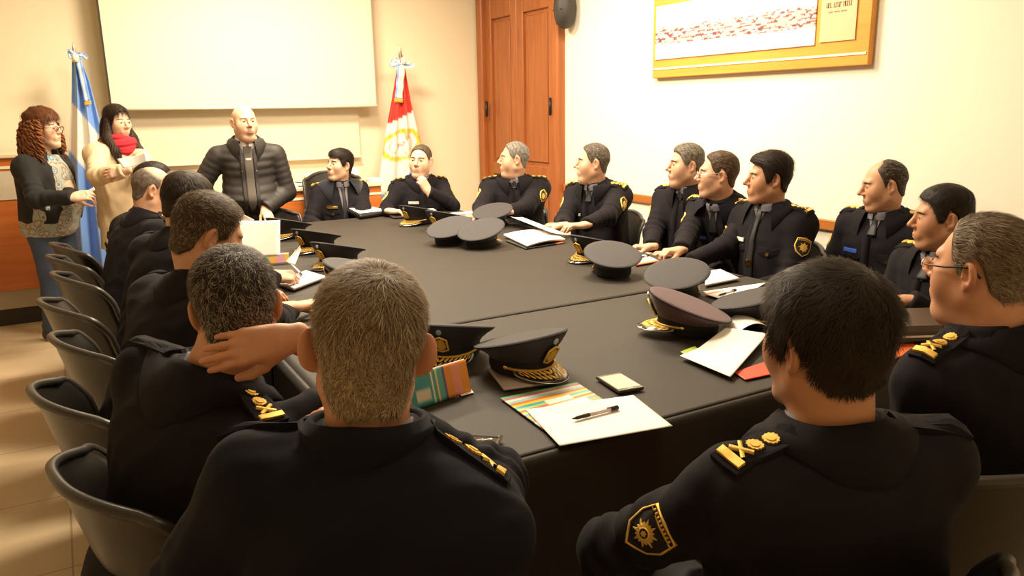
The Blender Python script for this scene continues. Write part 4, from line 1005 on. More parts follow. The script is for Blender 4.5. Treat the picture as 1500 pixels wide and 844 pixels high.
    hexa = [(0, .031), (.0195, .022), (.0195, -.02), (0, -.031), (-.0195, -.02), (-.0195, .022)]
    b = MB(); b.poly(hexa, .006, F_); bd = b.build('badge', M_CAPB, r)
    b = MB(); l = local(hexa, .0065); b.tube(np.concatenate([l, l[:2]]), .003, 6, caps=False); M2 = F_.copy(); M2[:3, 3] += F_[:3, 2] * .006
    b.poly([((.0185 if i % 2 else .015) * math.cos(math.pi * i / 12) * .85, (.0185 if i % 2 else .015) * math.sin(math.pi * i / 12) * 1.35) for i in range(24)], .003, M2); M2 = M2.copy(); M2[:3, 3] += F_[:3, 2] * .003; b.poly(circ(.006, 10, .0085), .002, M2); b.build('badge_emblem', M_GOLD, bd)
    F2 = frame(V(0, .1365, .114), V(1, 0, 0), V(0, 1, -.35)); b = MB(); b.poly(circ(.0095, 16), .004, F2, 0); M2 = F2.copy(); M2[:3, 3] += F2[:3, 2] * .004; b.poly(circ(.006, 14), .0012, M2, 1); M2 = M2.copy(); M2[:3, 3] += F2[:3, 2] * .0012; b.poly(circ(.0026, 10), .001, M2, 2); b.build('cockade', [M_SILV, M_SKY, M_GOLDP], r)
    return r
def cap_(kind, px, yaw, label, z=TT, tilt=(0, 0)):
    p = onz(px[0], px[1], z)
    if kind not in _capc: _capc[kind] = build_cap(kind); r = _capc[kind]
    else: r = dup(_capc[kind], p, 0, label)
    r.location = (p[0], p[1], z); r.rotation_euler = (math.radians(tilt[0]), math.radians(tilt[1]), math.radians(yaw)); r['label'] = label; r['group'] = 'officers\' peaked caps on the table'
    return r
# ------------------------------------------------------------------ papers, folders, pens, phones
M_PAPER = mat('white_paper', (.87, .84, .79), .7)
M_INK = mat('printed_card', rough=.4, attr=True)
M_RED = mat('red_card', (.62, .06, .02), .5)
M_BLK = mat('black_cover', (.014, .012, .012), .4)
M_GLOSS = mat('glossy_black_cover', (.05, .045, .04), .12, coat=.4)
def sheet(name, label, cat, corners, z, m=None, th=.0012, curl=None, colf=None, res=(24, 24), zs=None, group=None, parent=None):
    """a sheet given by 4 pixel corners on the plane z (order: round the sheet)"""
    c = [onz(*p, z if zs is None else zs[i]) for i, p in enumerate(corners)]; ctr = np.mean(c, 0); mm, nn = res; P = np.zeros((mm, nn, 3)); C = np.zeros((mm, nn, 3))
    for i in range(mm):
        for j in range(nn):
            u, v = j / (nn - 1), i / (mm - 1); p = (c[0] * (1 - u) + c[1] * u) * (1 - v) + (c[3] * (1 - u) + c[2] * u) * v
            P[i, j] = p - ctr
            if curl: P[i, j, 2] += curl(u, v)
            if colf: C[i, j] = colf(u, v)
    if np.cross(P[0, -1] - P[0, 0], P[-1, 0] - P[0, 0])[2] < 0: P = P[:, ::-1]; C = C[:, ::-1]
    b = MB(); b.slab(P, th, col=C if colf else None, nrm=(0, 0, 1)); o = b.build(name, m or (M_INK if colf else M_PAPER), parent)
    o.location = ctr if parent is None else ctr - np.array(parent.location)
    if parent is None: tag(o, label, cat, group)
    return o
STR = [(.05,.40,.50),(.85,.60,.03),(.80,.20,.03),(.30,.65,.70),(.85,.8,.6),(.55,.15,.30),(.12,.45,.15),(.85,.38,.03),(.15,.25,.55),(.85,.75,.10),(.75,.10,.05),(.35,.62,.20)]
def stripes(t, seed=0): k = int(t * 17 + seed); h = (k * 7919 + seed * 131) % 12; return V(*STR[h])
def pen(label, pa, pb, z, m=None, group=None):
    a, b_ = onz(*pa, z), onz(*pb, z); L = np.linalg.norm(b_ - a); r = empty('pen', label, 'pen', a, math.atan2(b_[1] - a[1], b_[0] - a[0]), group); R = lambda pts: [(x, 0, .0055) for x in pts]
    b = MB(); b.tube(R([0, .008, .014, .05]), [.001, .003, .0045, .0052], 12); b.build('grip', M_BLK, r)
    b = MB(); b.tube(R([.05, L * .82]), .005, 12); b.build('barrel', m or mat('pen_pale', (.72, .6, .55), .3), r)
    b = MB(); b.tube(R([L * .82, L * .985, L]), [.0055, .0055, .003], 12); b.box((L * .86, 0, .0115), (L * .24, .003, .0015)); b.build('cap', M_BLK, r)
    return r
def phone(label, corners, z, th=.009, scr=(.62, .52, .38), name='mobile_phone'):  # the pale default of scr is a reflection painted into the screen colour
    c = [onz(*p, z) for p in corners]; ctr = np.mean(c, 0); ax = c[1] - c[0]; L = np.linalg.norm(ax); w = np.linalg.norm(c[3] - c[0]); ang = math.atan2(ax[1], ax[0])
    r = empty(name, label, 'phone', (ctr[0], ctr[1], z), ang); b = MB(); b.box((0, 0, th / 2), (L, w, th), bev=.0028); b.build('body', M_GLOSS, r)
    b = MB(); b.box((0, 0, th + .0002), (L * .80, w * .88, .0008)); b.build('screen', mat('phone_screen_tone' + str(scr[0]), scr, .08, coat=.5), r)
    b = MB(); b.box((L * .45, 0, th + .0003), (.004, w * .2, .0008)); b.build('earpiece', M_STEEL, r)
    return r
# --- near table
fd = sheet('striped_folder', 'striped multicolour folder lying under the white sheet with the pen on it', 'folder', [(733, 583), (845, 560), (895, 592), (795, 628)], TT + .004, colf=lambda u, v: V(.85, .83, .78) if (.38 < u < .72 and .36 < v < .50) or (.3 < u < .85 and .55 < v < .72) else stripes(v * 1.0 + .02 * 0, 3), res=(120, 60), th=.003)
sheet('paper_sheet', 'blank white sheet lying at the near table edge under the pen', 'paper', [(770, 600), (928, 580), (985, 625), (820, 653)], TT + .007, curl=lambda u, v: .002 * u)
pen('black and white ballpoint pen lying on the blank sheet at near table edge', (838, 617), (906, 600), TT + .0095)
phone('black smartphone with pale reflection painted on its screen, lying on the near cloth', [(873, 556), (908, 580), (942, 571), (908, 549)][0:1] + [(907, 578), (942, 571), (909, 550)], TT)
nb = sheet('glossy_notebook', 'glossy dark notebook with silver edge by the elbow of the blond-haired officer', 'notebook', [(672, 636), (733, 640), (694, 716), (640, 700)], TT + .014, M_GLOSS, th=.012)
nbc = np.array(nb.location)
b = MB()
for px, py, w_, h_ in ((703, 644, .016, .003), (712, 644, .018, .003), (719, 643, .006, .007), (690, 655, .02, .0015), (688, 664, .018, .0015), (694, 669, .022, .0015)):
    q = onz(px, py, TT + .0145) - nbc; b.box(q, (w_, h_, .0006), rot=rotz(-.1))
b.build('cover_lettering', M_SILV, nb)
b = MB(); c1, c2 = onz(733, 640, TT + .008) - nbc, onz(694, 716, TT + .008) - nbc; c1[2] = c2[2] = -.006; b.tube([c1, c2], .0062, 8); b.build('silver_edge', M_STEEL, nb)
# standing multicolour card folder
def standing(label, pa, pb, hgt, z=TT, name='card_folder', cols=None, lean=.25, cat='folder'):
    a, b_ = onz(*pa, z), onz(*pb, z); d = b_ - a; L = np.linalg.norm(d); r = empty(name, label, cat, a, math.atan2(d[1], d[0])); m, n = 10, 90; P = np.zeros((m, n, 3)); C = np.zeros((m, n, 3))
    for i in range(m):
        for j in range(n): v = i / (m - 1); u = j / (n - 1); P[i, j] = (u * L, v * hgt * lean, v * hgt); C[i, j] = cols(u, v)
    b = MB(); b.slab(P, .002, col=C); b.build('front_leaf', M_INK, r)
    Q = P.copy(); Q[..., 1] = 2 * hgt * lean + .0 - Q[..., 1] + .004; b = MB(); b.slab(Q[:, ::-1], .002); b.build('back_leaf', M_PAPER, r); return r
def cf(u, v):
    if .22 < u < .42 and .18 < v < .52: return V(.75, .65, .5) if not (.24 < u < .40 and .24 < v < .32 and int(u * 120) % 2) else V(.15, .1, .1)
    for lim, c in ((.10, (.05, .2, .3)), (.14, (.8, .25, .05)), (.45, (.06, .33, .33)), (.48, (.85, .8, .65)), (.52, (.1, .35, .3)), (.55, (.85, .7, .3)), (.62, (.12, .42, .36)), (.66, (.12, .12, .25)), (.76, (.85, .30, .04)), (.88, (.88, .33, .22)), (1.01, (.87, .34, .05))):
        if u < lim: return V(*c)
standing('bright multicolour card folder standing folded beside the ear of the blond-haired officer', (590, 607), (690, 573), .085, cols=cf)
# pad beneath the front cap
sheet('note_pad', 'pale note pad lying beneath the cap nearest the camera', 'note pad', [(715, 540), (800, 530), (819, 559), (738, 570)], TT + .006, mat('grey_pad', (.5, .42, .38), .6), th=.006)
# --- right part of the table
sheet('curled_paper', 'large white curled sheet in front of the plum-topped cap', 'paper', [(996, 521), (1062, 494), (1125, 494), (1070, 552)], TT + .012, curl=lambda u, v: .05 * max(0, u * 1.1 - .45) * (1 - v) + .012 * v * u)
sheet('rolled_paper', 'white sheet rolled at its end behind the plum-topped cap', 'paper', [(1056, 474), (1104, 472), (1126, 486), (1080, 488)], TT + .02, curl=lambda u, v: .03 * math.sin(u * 2.6) )
sheet('red_folder', 'red folder edge under the curled sheet at the right of the near table', 'folder', [(1075, 545), (1120, 530), (1130, 548), (1092, 556)], TT + .003, M_RED, th=.003)
sheet('green_card', 'small yellow-green card peeping out by the plum-topped cap', 'card', [(997, 515), (1018, 507), (1024, 512), (1003, 519)], TT + .003, mat('lime_card', (.5, .6, .1), .5), th=.002)
sheet('paper_sheet', 'white sheet with a pen lying behind the grey cap', 'paper', [(1030, 427), (1122, 414), (1080, 441), (1060, 441)], TT + .004)
sheet('paper_sheet', 'small stack of striped paper between the grey cap and the cap behind the dark head', 'paper', [(1030, 430), (1060, 425), (1095, 432), (1070, 442)], TT + .006, colf=lambda u, v: V(.85, .82, .78) if v > .15 else V(.75, .3, .15))
pen('short dark pen lying across the white sheet behind the grey cap', (1052, 435), (1078, 427), TT + .0085)
sheet('white_folder', 'white folder in front of the officer with the gold star on his tie', 'folder', [(1033, 398), (1055, 394), (1083, 407), (1033, 417)], TT + .012, th=.008)
sheet('red_edged_folder', 'white booklet with red edge before the officer with thin spectacles', 'booklet', [(925, 375), (945, 373), (966, 382), (932, 388)], TT + .006, colf=lambda u, v: V(.75, .22, .1) if v > .8 else V(.85, .8, .75), th=.006)
pen('dark pen lying on the red-edged booklet', (934, 380), (950, 376), TT + .0085)
a = onz(1325, 490, TT); r = empty('leather_case', 'brown leather document case on the near right corner of the table', 'case', (a[0], a[1], TT), math.radians(-28)); b = MB(); b.box((0.02, .0, .03), (.36, .24, .06), bev=.018); b.build('case_body', mat('brown_leather', (.055, .032, .02), .35, bump=.3, bscale=300), r); b = MB(); b.box((.02, -.122, .03), (.34, .006, .008), bev=.002); b.build('zip', M_STEEL, r)
sheet('orange_folder', 'orange-red folder corner beside the brown leather case', 'folder', [(1300, 505), (1335, 498), (1345, 512), (1310, 525)], TT + .003, mat('orange_card', (.75, .14, .03), .5), th=.003)
# --- far part
sheet('open_booklet', 'white open booklet in front of the officer reading near the door', 'booklet', [(738, 343), (800, 337), (828, 350), (772, 359)], TT + .02, th=.012, curl=lambda u, v: .012 * math.sin(u * 3.1))
sheet('paper_sheet', 'curling white sheet in front of the officer reading near the door', 'paper', [(743, 322), (765, 318), (830, 343), (800, 345)], TT + .03, curl=lambda u, v: .03 * (1 - u) ** 2)
sheet('black_folder', 'black and orange folder under the open booklet', 'folder', [(740, 352), (800, 345), (826, 355), (770, 364)], TT + .004, colf=lambda u, v: V(.75, .2, .05) if u > .8 and v > .5 else V(.02, .02, .02), th=.004)
sheet('paper_sheet', 'white sheet under the dark phone on the far table', 'paper', [(640, 314), (690, 309), (711, 315), (672, 324)], TT + .003)
phone('dark phone lying on a white sheet on the far table', [(668, 316), (698, 314), (702, 318), (672, 320)], TT + .006, scr=(.1, .09, .08))
fo = sheet('black_folder', 'black folder with white paper on top before the officer in the fleece collar', 'folder', [(508, 306), (545, 304), (569, 309), (527, 315)], TT + .03, M_BLK, th=.028)
sheet('white_page', '', '', [(509, 304), (544, 302.5), (567, 308), (526, 312.5)], TT + .034, parent=fo)
phone('black phone lying by the right hand of the officer touching his chin', [(570, 316), (596, 314), (600, 318), (573, 321)], TT, th=.012, scr=(.03, .03, .03))
sheet('white_card', 'small white card behind the two gold-trimmed caps', 'card', [(618, 306), (634, 305), (640, 308), (624, 309)], TT + .003)
# --- left part: writing set
sheet('red_edged_notebook', 'thick notebook with red cover edge under the writing hand', 'notebook', [(404, 412), (448, 396), (476, 404), (430, 421)], TT + .02, colf=lambda u, v: V(.86, .80, .78), th=.014)
sheet('red_cover', 'red and black notebook cover under the thick notebook', 'notebook cover', [(404, 414), (448, 400), (477, 407), (430, 424)], TT + .005, colf=lambda u, v: V(.6, .1, .06) if u > .55 else V(.03, .02, .02), th=.004)
standing('small multicolour folder standing behind the writing hand', (385, 388), (424, 385), .05, cols=lambda u, v: V(.3, .55, .3) if u < .25 else V(.85, .5, .1) if u < .5 else V(.8, .4, .5) if u < .85 else V(.85, .6, .1), lean=.1)
def upright(name, label, cat, pts, Ds, m=M_PAPER, bend=.015):
    c = [dep(*p, d) for p, d in zip(pts, Ds)]; ctr = np.mean(c, 0); P = np.zeros((14, 14, 3))
    nn = nz(np.cross(c[1] - c[0], c[3] - c[0]))
    for i in range(14):
        for j in range(14): u, v = j / 13, i / 13; P[i, j] = (c[0] * (1 - u) + c[1] * u) * (1 - v) + (c[3] * (1 - u) + c[2] * u) * v - ctr + nn * bend * math.sin(u * 3.1)
    b = MB(); b.slab(P, .0012); o = b.build(name, m); o.location = ctr; tag(o, label, cat); return o
upright('held_page', 'large white page held upright between the bowed officers and the speaker', 'paper', [(330, 322), (410, 322), (410, 375), (322, 375)], [3.45, 3.45, 3.4, 3.4])
upright('tilted_page', 'small tilted white page behind the large upright page', 'paper', [(334, 320), (352, 312), (372, 322), (350, 340)], [3.5, 3.5, 3.5, 3.48])
upright('curled_slip', 'narrow curled white slip standing by the writing hand', 'paper', [(440, 360), (441, 365), (432, 388), (418, 384)], [3.35, 3.35, 3.3, 3.3], bend=.006)
pen('dark pen in the writing hand', (443, 405), (424, 386), TT + .024)
sheet('paper_sheet', 'white sheet on the cloth between the grey head and the blond head', 'paper', [(405, 488), (448, 478), (452, 492), (412, 497)], TT + .002)
sheet('folded_slip', 'white slip lying beside the standing multicolour folder', 'paper', [(672, 575), (690, 570), (694, 575), (676, 580)], TT + .001)
# --- caps
cap_('navy', (763, 541), -166, 'navy cap nearest the camera, badge and gold visor in full view, on note pad', z=TT + .008)
cap_('navy', (664, 520), 138, 'navy cap half hidden behind the blond head', z=TT)
cap_('grey', (524, 424), 60, 'plain grey-topped cap just above the blond head')
cap_('navy', (497, 388), 118, 'navy cap with gold visor, nearest of three in the left row')
cap_('navy', (465, 366), 118, 'navy cap with gold visor, middle of three in the left row')
cap_('navy', (425, 347), 118, 'navy cap with gold visor, half behind the large upright page')
cap_('navy', (614, 327), 112, 'navy cap with gold visor by the elbow of the officer touching his chin')
cap_('navy', (655, 336), 112, 'navy cap with gold visor in front of the white sheet with phone')
cap_('grey', (722, 330), -55, 'grey cap standing behind two overlapping caps')
cap_('grey', (660, 356), -58, 'left one of two overlapping grey caps at mid table', tilt=(3, 0))
cap_('grey', (706, 360), -58, 'right one of two overlapping grey caps at mid table', tilt=(3, 0))
cap_('navy', (872, 379), 100, 'navy cap mostly hidden behind the round grey cap')
cap_('grey', (897, 402), -20, 'round grey cap with flat top on the seam side of the table')
cap_('grey', (990, 434), -58, 'grey cap behind the plum-topped cap')
cap_('plum', (1006, 486), 50, 'cap with plum-coloured top near the right table edge', tilt=(5, 0), z=TT + .006)
cap_('navy', (1100, 474), -138, 'navy cap with gold visor partly behind the dark head')
# --- counter things
cz = zr_ + .001
def on_counter(px, py): p = ony(px, py, FY + .2); return p
p = on_counter(451, 262); b = MB(); b.lathe([(.028, 0), (.036, .085), (.037, .088), (.034, .088), (.027, .004), (.001, .004)], n=20); o = b.build('paper_cup', mat('white_cup', (.85, .82, .75), .4)); o.location = (p[0], FY + .2, cz); tag(o, 'white cup standing on counter at left of the black chair back', 'cup')
for i, (px, w) in enumerate(((425, .17), (438, .08), (492, .08), (546, .10))):
    p = on_counter(px, 270); b = MB()
    for k in range(4): b.box((.006 * (k % 2), .004 * k, .004 + .007 * k), (w, .16, .006), rot=rotz(.1 * k))
    o = b.build('paper_stack', M_PAPER); o.location = (p[0], FY + .16, cz); tag(o, ['stack of papers on counter right beside the puffer jacket', 'stack of papers on counter before the white cup', 'stack of papers on the counter by the black chair back', 'stack of papers at right end of the low counter'][i], 'papers', 'papers on the low counter')
p = on_counter(519, 262); b = MB(); b.lathe([(.03, 0), (.05, .05), (.052, .1), (.03, .12), (.001, .13)], n=16); o = b.build('white_jug', mat('white_cup'), ); o.location = (p[0], FY + .22, cz); tag(o, 'round white jug on counter near the ear of the officer in fleece collar', 'jug')
# ------------------------------------------------------------------ everyone in the room
UP = V(0, 0, 1); SPK = (1.2, 5.9)
def vdir(px, py): d = ray(px, py); return nz(V(d[0], d[1], 0))
def ileft(px): v = vdir(px, 300); return V(-v[1], v[0], 0)       # towards the left of the photo, seen there
def tow(px): return -vdir(px, 300)                               # towards the viewer
K = lambda *a: tuple(c * .9 for c in a)
DK = (.018, .012, .009); BR = (.06, .035, .018); GY = (.36, .32, .27)
SK1, SK2, SK3 = (.62, .36, .235), (.56, .29, .17), (.68, .42, .29)
oC = 'officers seated along the right wall'; oL = 'officers seated along the left side'; oF = 'officers at the far end'
LOOK = lambda px, D, d, k=1.: tuple((dep(px[0], px[1], D) + d * 3)[:2])
T_ = lambda px, py, dz=.03: onz(px, py, TZ + dz)
# ---- far end
p = (497, 221)
c = person('officer with dark straight hair and dark fleece collar looking up at the standing man', p, 5.75, 178, LOOK(p, 5.75, ileft(497) + .75 * tow(497)), dict(s=.94, w=.97, hair=dict(t=.012, top=.014, fr=.010, flow='forward', nf=110, len=.03, front=.058, lift=.15, side=-.02), hcol=DK, strands=2200, skin=(.62, .38, .25)),
  dict(w=.96, seed=1.), hands=dict(R=(dep(474, 332, 5.5), ileft(497) * -1 + tow(497), UP, 'relax'), L=(dep(530, 330, 5.5), ileft(497) + tow(497), UP, 'relax')), pitch=8, group=None, insignia=dict(cmat=M_FUR, fall=.085, stand=.05, vz=.30, badge=M_GOLDP, gap=140, patch=False, batons=False, stars=(-.03, .01, .045)))
p = (616, 213)
c = person('officer resting his chin on his hand in front of the red and white flag', p, 5.9, 176, LOOK(p, 5.9, tow(616) + .35 * ileft(616)), dict(fat=.8, w=1.02, hair=dict(t=.004, top=.004, front=.080, temple=.012, len=.010), hcol=BR, gmix=.4, gcol=GY, strands=1500, skin=SK3),
  dict(w=1.06, belly=.03, seed=2.), hands=dict(L=(dep(627, 280, 5.70), V(-.25, 0, 1) + ileft(616) * .3, ileft(616) * -.5 + tow(616) * 1., 'chin'), R=(dep(572, 309, 5.55), ileft(616) * -1 + tow(616) * .5, UP, 'relax')), poles=dict(L=V(.75, -.5, -.8)), roll=-4, insignia=dict(badge=M_WHITE, vz=.86, gap=158, stars=(-.03, .01, .045), batons=False))
p = (755, 209)
c = person('heavy officer with grey crew cut in profile before the wooden door', p, 5.5, 148, LOOK(p, 5.5, ileft(755) + .12 * tow(755)), dict(fat=1.1, w=1.03, jw=1.1, hair=dict(t=.004, top=.006, front=.082, temple=.014, len=.009), hcol=(.10, .085, .07), gmix=.9, gcol=(.42, .39, .34), strands=1800, skin=(.60, .35, .23)),
  dict(w=1.12, belly=.06, seed=3.), hands=dict(R=(dep(700, 322, 5.1), ileft(755) + tow(755) * .4, UP, 'relax'), L=(dep(728, 322, 5.05), ileft(755), UP, 'relax')), insignia=dict(badge=M_WHITE, vz=.88, gap=160, stars=(-.03, .01, .045), batons=False, pfw=.5))
# ---- right row
p = (871, 212)
c = person('officer with brown-grey hair resting both hands on papers beside the door', p, 4.95, 112, LOOK(p, 4.95, ileft(871) + .1 * tow(871)), dict(nose=1.1, fat=.5, hair=dict(t=.005, top=.008, front=.079, temple=.016, len=.016, flow='back'), hcol=(.06, .042, .03), gmix=.5, gcol=GY, strands=2000, skin=SK1),
  dict(w=1.05, belly=.03, seed=4.), hands=dict(L=(T_(842, 341, .045), ileft(871) + tow(871) * .25, UP, 'relax'), R=(T_(824, 330, .045), ileft(871) - tow(871) * .1, UP, 'relax')), lean=.12, insignia=dict(vz=.82, badge=M_WHITE, stars=(-.03, .0), gap=156, pfw=.45))
p = (1008, 213)
c = person('grey-haired officer sitting back against the wall behind the man in thin spectacles', p, 4.55, 105, LOOK(p, 4.55, ileft(1008) + .35 * tow(1008)), dict(w=1.03, jw=1.08, fat=.6, hair=dict(t=.006, top=.011, front=.074, len=.02, flow='side', dir=-1), hcol=(.09, .07, .05), gmix=.7, gcol=(.38, .34, .29), strands=2200, skin=SK1),
  dict(w=1.08, belly=.03, seed=5.), hands=dict(R=(dep(953, 361, 4.4), ileft(1008) * 1 + tow(1008) * .3, UP, 'relax'), L=(dep(985, 372, 4.35), ileft(1008), UP, 'relax')), lean=.06, insignia=dict(vz=.90, gap=162, rank=1, stars=(-.03, .0), batons=False))
p = (1056, 224)
c3 = person('officer wearing thin spectacles leaning forward with clasped hands', p, 4.1, 100, LOOK(p, 4.1, ileft(1056) + .12 * tow(1056)), dict(nose=1.0, hair=dict(t=.005, top=.009, front=.078, temple=.018, len=.018, flow='back'), hcol=(.075, .04, .02), gmix=.15, gcol=GY, strands=2200, skin=SK1),
  dict(w=1.02, seed=6.), hands=dict(L=(dep(1012, 384, 3.84), ileft(1056) + tow(1056) * .3, UP, 'curl'), R=(dep(992, 376, 3.86), ileft(1056) + tow(1056) * .8, UP, 'curl')), lean=.24, insignia=dict(vz=.74, badge=M_BLUEB, badgexy=(.085, .7), stars=(-.03, .0), gap=148, cmat=M_UNI2, fall=.055, pfw=.3))
p = (1131, 227)
c = person('dark-haired officer in open coat with gold star on his black tie', p, 3.8, 92, LOOK(p, 3.8, ileft(1131) + .30 * tow(1131)), dict(nose=1.1, hair=dict(t=.010, top=.015, fr=.008, front=.068, len=.04, flow='side', dir=-1, lift=.12, mess=.12, side=-.03, nf=90, sw=.0013), hcol=(.022, .013, .009), strands=2600, skin=(.56, .29, .17)),
  dict(w=1.06, seed=7.), lean=.02, insignia=dict(vz=.84, tiez=.15, badge=M_WHITE, medal=(0, .47), whistle=(.10, .50), stars=(-.03, .002), gap=138, fall=.06, pfw=.55, gmat=M_GOLDP))
p = (1304, 236)
c = person('officer with receding hair and blue name badge sitting against the wall', p, 3.72, 95, LOOK(p, 3.72, ileft(1304) + .32 * tow(1304)), dict(hair=dict(t=.006, top=.0, front=.125, temple=.07, len=.018, flow='back', bald=.098, bslope=.75, side=-.02), hcol=(.035, .022, .014), gmix=.25, gcol=GY, strands=1800, skin=(.58, .31, .185), nose=1.05),
  dict(w=1.10, belly=.02, seed=8.), pitch=-10, insignia=dict(vz=.80, badge=M_BLUEB, badgexy=(.10, .64), stars=(-.03, .0, .03), batons=False, gap=146, fall=.06, patchsides=(1,)))
p = (1390, 276)
c = person('broad dark-haired officer half hidden behind the near man in spectacles', p, 3.0, 80, LOOK(p, 3.0, ileft(1390) + .28 * tow(1390)), dict(w=1.05, jw=1.08, hair=dict(t=.008, top=.012, front=.070, len=.016, flow='crown', side=-.025), hcol=(.02, .014, .011), gmix=.05, gcol=(.12, .1, .08), strands=3200, skin=(.50, .25, .14), nw=1.1),
  dict(w=1.06, seed=9.), hands=dict(L=(dep(1330, 440, 2.8), ileft(1390), UP, 'relax')), pitch=-4, insignia=dict(vz=.78, whistle=(.1, .56), stars=(-.03, .0, .03), batons=False, gap=146, patch=False))
# ---- near right
p = (1452, 322)
c7 = person('grey-haired officer in half-rim glasses seen in profile at the right edge', p, 1.74, -12, LOOK(p, 1.74, ileft(1452) + .42 * vdir(1452, 300)), dict(s=1.0, w=1.05, fat=1.0, jw=1.05, nose=.95, nw=1.18, roll=1, hair=dict(t=.006, top=.009, front=.084, temple=.024, fade=.04, len=.026, flow='back', side=-.03, lift=.35, wave=.4, sw=.0010, mess=.2), hcol=(.13, .08, .042), gmix=.6, gcol=(.33, .26, .19), strands=12000, skin=(.60, .29, .165)),
  dict(w=1.16, seed=10.), hands=dict(L=(dep(1330, 660, 2.05), vdir(1440, 300), UP, 'relax')), near=True, lean=.06, side_lean=-.07, insignia=dict(front=False, gap=150, fall=.06, stand=.03, pat=.13, pfw=-.1, epy=-.015, epn=-.25, ranksides=(-1,), patchsides=(-1,)))
p = (1222, 407)
cn = person('officer with thick dark hair seen from behind at the near right of the table', p, 1.29, -14, LOOK(p, 1.29, vdir(1222, 300) + 1.05 * ileft(1222)), dict(w=1.03, nw=1.1, s=1.03, hair=dict(t=.014, top=.014, fr=.006, front=.066, len=.034, flow='crown', crown=(.01, -.055, .12), side=-.025, nape=-.062, lift=.22, wave=.9, mess=.22, sw=.0011, nf=75, na=.003, seed=3.), hcol=(.03, .0185, .011), gmix=.0, strands=16000, skin=(.56, .27, .145)),
  dict(w=1.16, seed=11., wr=1.6), hands=dict(L=(dep(1015, 770, 1.62), vdir(1000, 300) + .6 * -ileft(1000), UP, 'relax')), poles=dict(L=V(-1., .15, -.12)), near=True, lean=.05, insignia=dict(front=False, gap=150, fall=.055, stand=.04, epy=-.025, epn=-.45, ranksides=(-1,), patchsides=(-1,), pat=.15, pout=tow(950) + .35 * UP + .25 * ileft(950)))
# ---- near left
p = (533, 401)
cb = person('officer with short blond-grey hair seen from behind, nearest the camera', p, 1.13, -34, LOOK(p, 1.13, vdir(540, 300)), dict(w=1.0, nw=1.05, eo=.55, hair=dict(t=.006, top=.010, front=.07, len=.022, flow='crown', crown=(.01, -.045, .12), side=-.02, nape=-.088, fade=.02, lift=.45, mess=.35, wave=.5, sw=.0009, na=.0015), hcol=(.20, .135, .078), gmix=.5, gcol=(.46, .36, .24), strands=18000, skin=(.60, .29, .17)),
  dict(w=1.04, seed=12., drop=.105, tilt=.04, jmat=M_UNI2, wr=1.4), hands=dict(R=(dep(548, 605, 1.40), ileft(560) + .3 * vdir(560, 300), UP, 'relax'), L=(dep(330, 760, 1.45), vdir(400, 300), UP, 'relax')), poles=dict(R=('at', dep(662, 672, 1.42))), near=True, lean=.05, roll=7, insignia=dict(front=False, gap=165, stand=.055, fall=-.008, patch=False, cmat=M_UNI2, ranksides=(1,), epy=.025))
p = (338, 371)
cg = person('grizzled officer holding the nape of his neck, seen from behind', p, 1.58, -60, LOOK(p, 1.58, vdir(340, 300)), dict(w=1.02, nw=1.1, hair=dict(t=.006, top=.010, front=.07, len=.019, flow='crown', crown=(.0, -.03, .12), side=-.02, nape=-.07, lift=.5, mess=.5, wave=.6, sw=.0010), hcol=(.028, .019, .013), gmix=.34, gcol=(.42, .36, .29), strands=15000, skin=(.56, .28, .155)),
  dict(w=1.12, seed=13., wr=1.3, nf=.5, tilt=.035), hands=dict(R=(dep(421, 497, 1.50), ileft(380) * 1 + .1 * tow(380) + V(0, 0, -.06), tow(380) + .35 * UP, 'nape'), L=(T_(405, 490, .03), vdir(400, 300), UP, 'relax')), poles=dict(R=('at', dep(480, 600, 1.64))), near=True, lean=.14, side_lean=.10, nz_drop=.155, roll=-3, insignia=dict(front=False, gap=150, stand=.04, fall=.075, epy=-.015, epn=-.3, ranksides=(1,)))
p = (283, 291)
cw = person('officer with brown brush-cut hair bowing over his papers', p, 2.35, -62, LOOK(p, 2.35, -ileft(283) + .25 * vdir(283, 300)), dict(s=1.04, w=1.04, nw=1.12, fat=.6, hair=dict(t=.007, top=.011, front=.076, temple=.012, len=.02, flow='forward', side=-.02, lift=.4, mess=.35, nape=-.078, sw=.001), hcol=(.06, .036, .02), gmix=.22, gcol=(.36, .29, .2), strands=8000, skin=(.60, .31, .18)),
  dict(w=1.16, seed=14.), hands=dict(R=(T_(436, 448, .035), -ileft(440) + .35 * vdir(440, 300), UP, 'relax'), L=(T_(400, 425, .03), -ileft(400), UP, 'relax')), near=True, lean=.26, pitch=-24, insignia=dict(front=False, gap=152, stand=.035, fall=.065, batons=True, stars=(-.035, -.002), ranksides=(1,)))
p = (262, 258)
c = person('dark-haired officer bowed behind the brush-cut man, writing on a notebook', p, 3.1, -62, LOOK(p, 3.1, -ileft(262) + .6 * vdir(262, 300)), dict(w=1.03, hair=dict(t=.009, top=.011, front=.07, len=.022, flow='crown', side=-.02, lift=.3, temple=.012), hcol=(.028, .017, .011), gmix=.05, gcol=(.12, .1, .08), strands=3500, skin=SK1),
  dict(w=1.12, seed=15.), hands=dict(R=(T_(398, 404, .075), -ileft(420) + .25 * vdir(420, 300) - V(0, 0, .15), UP * 1 + tow(420) * .6, 'pen'), L=(dep(330, 352, 3.38), vdir(330, 300) - .5 * ileft(330) + UP * .4, -ileft(330) * .6 - .2 * UP + tow(330), 'curl')), lean=.22, pitch=-18, insignia=dict(front=False, gap=152, stand=.035, fall=.06, ranksides=(1,)))
p = (214, 246)
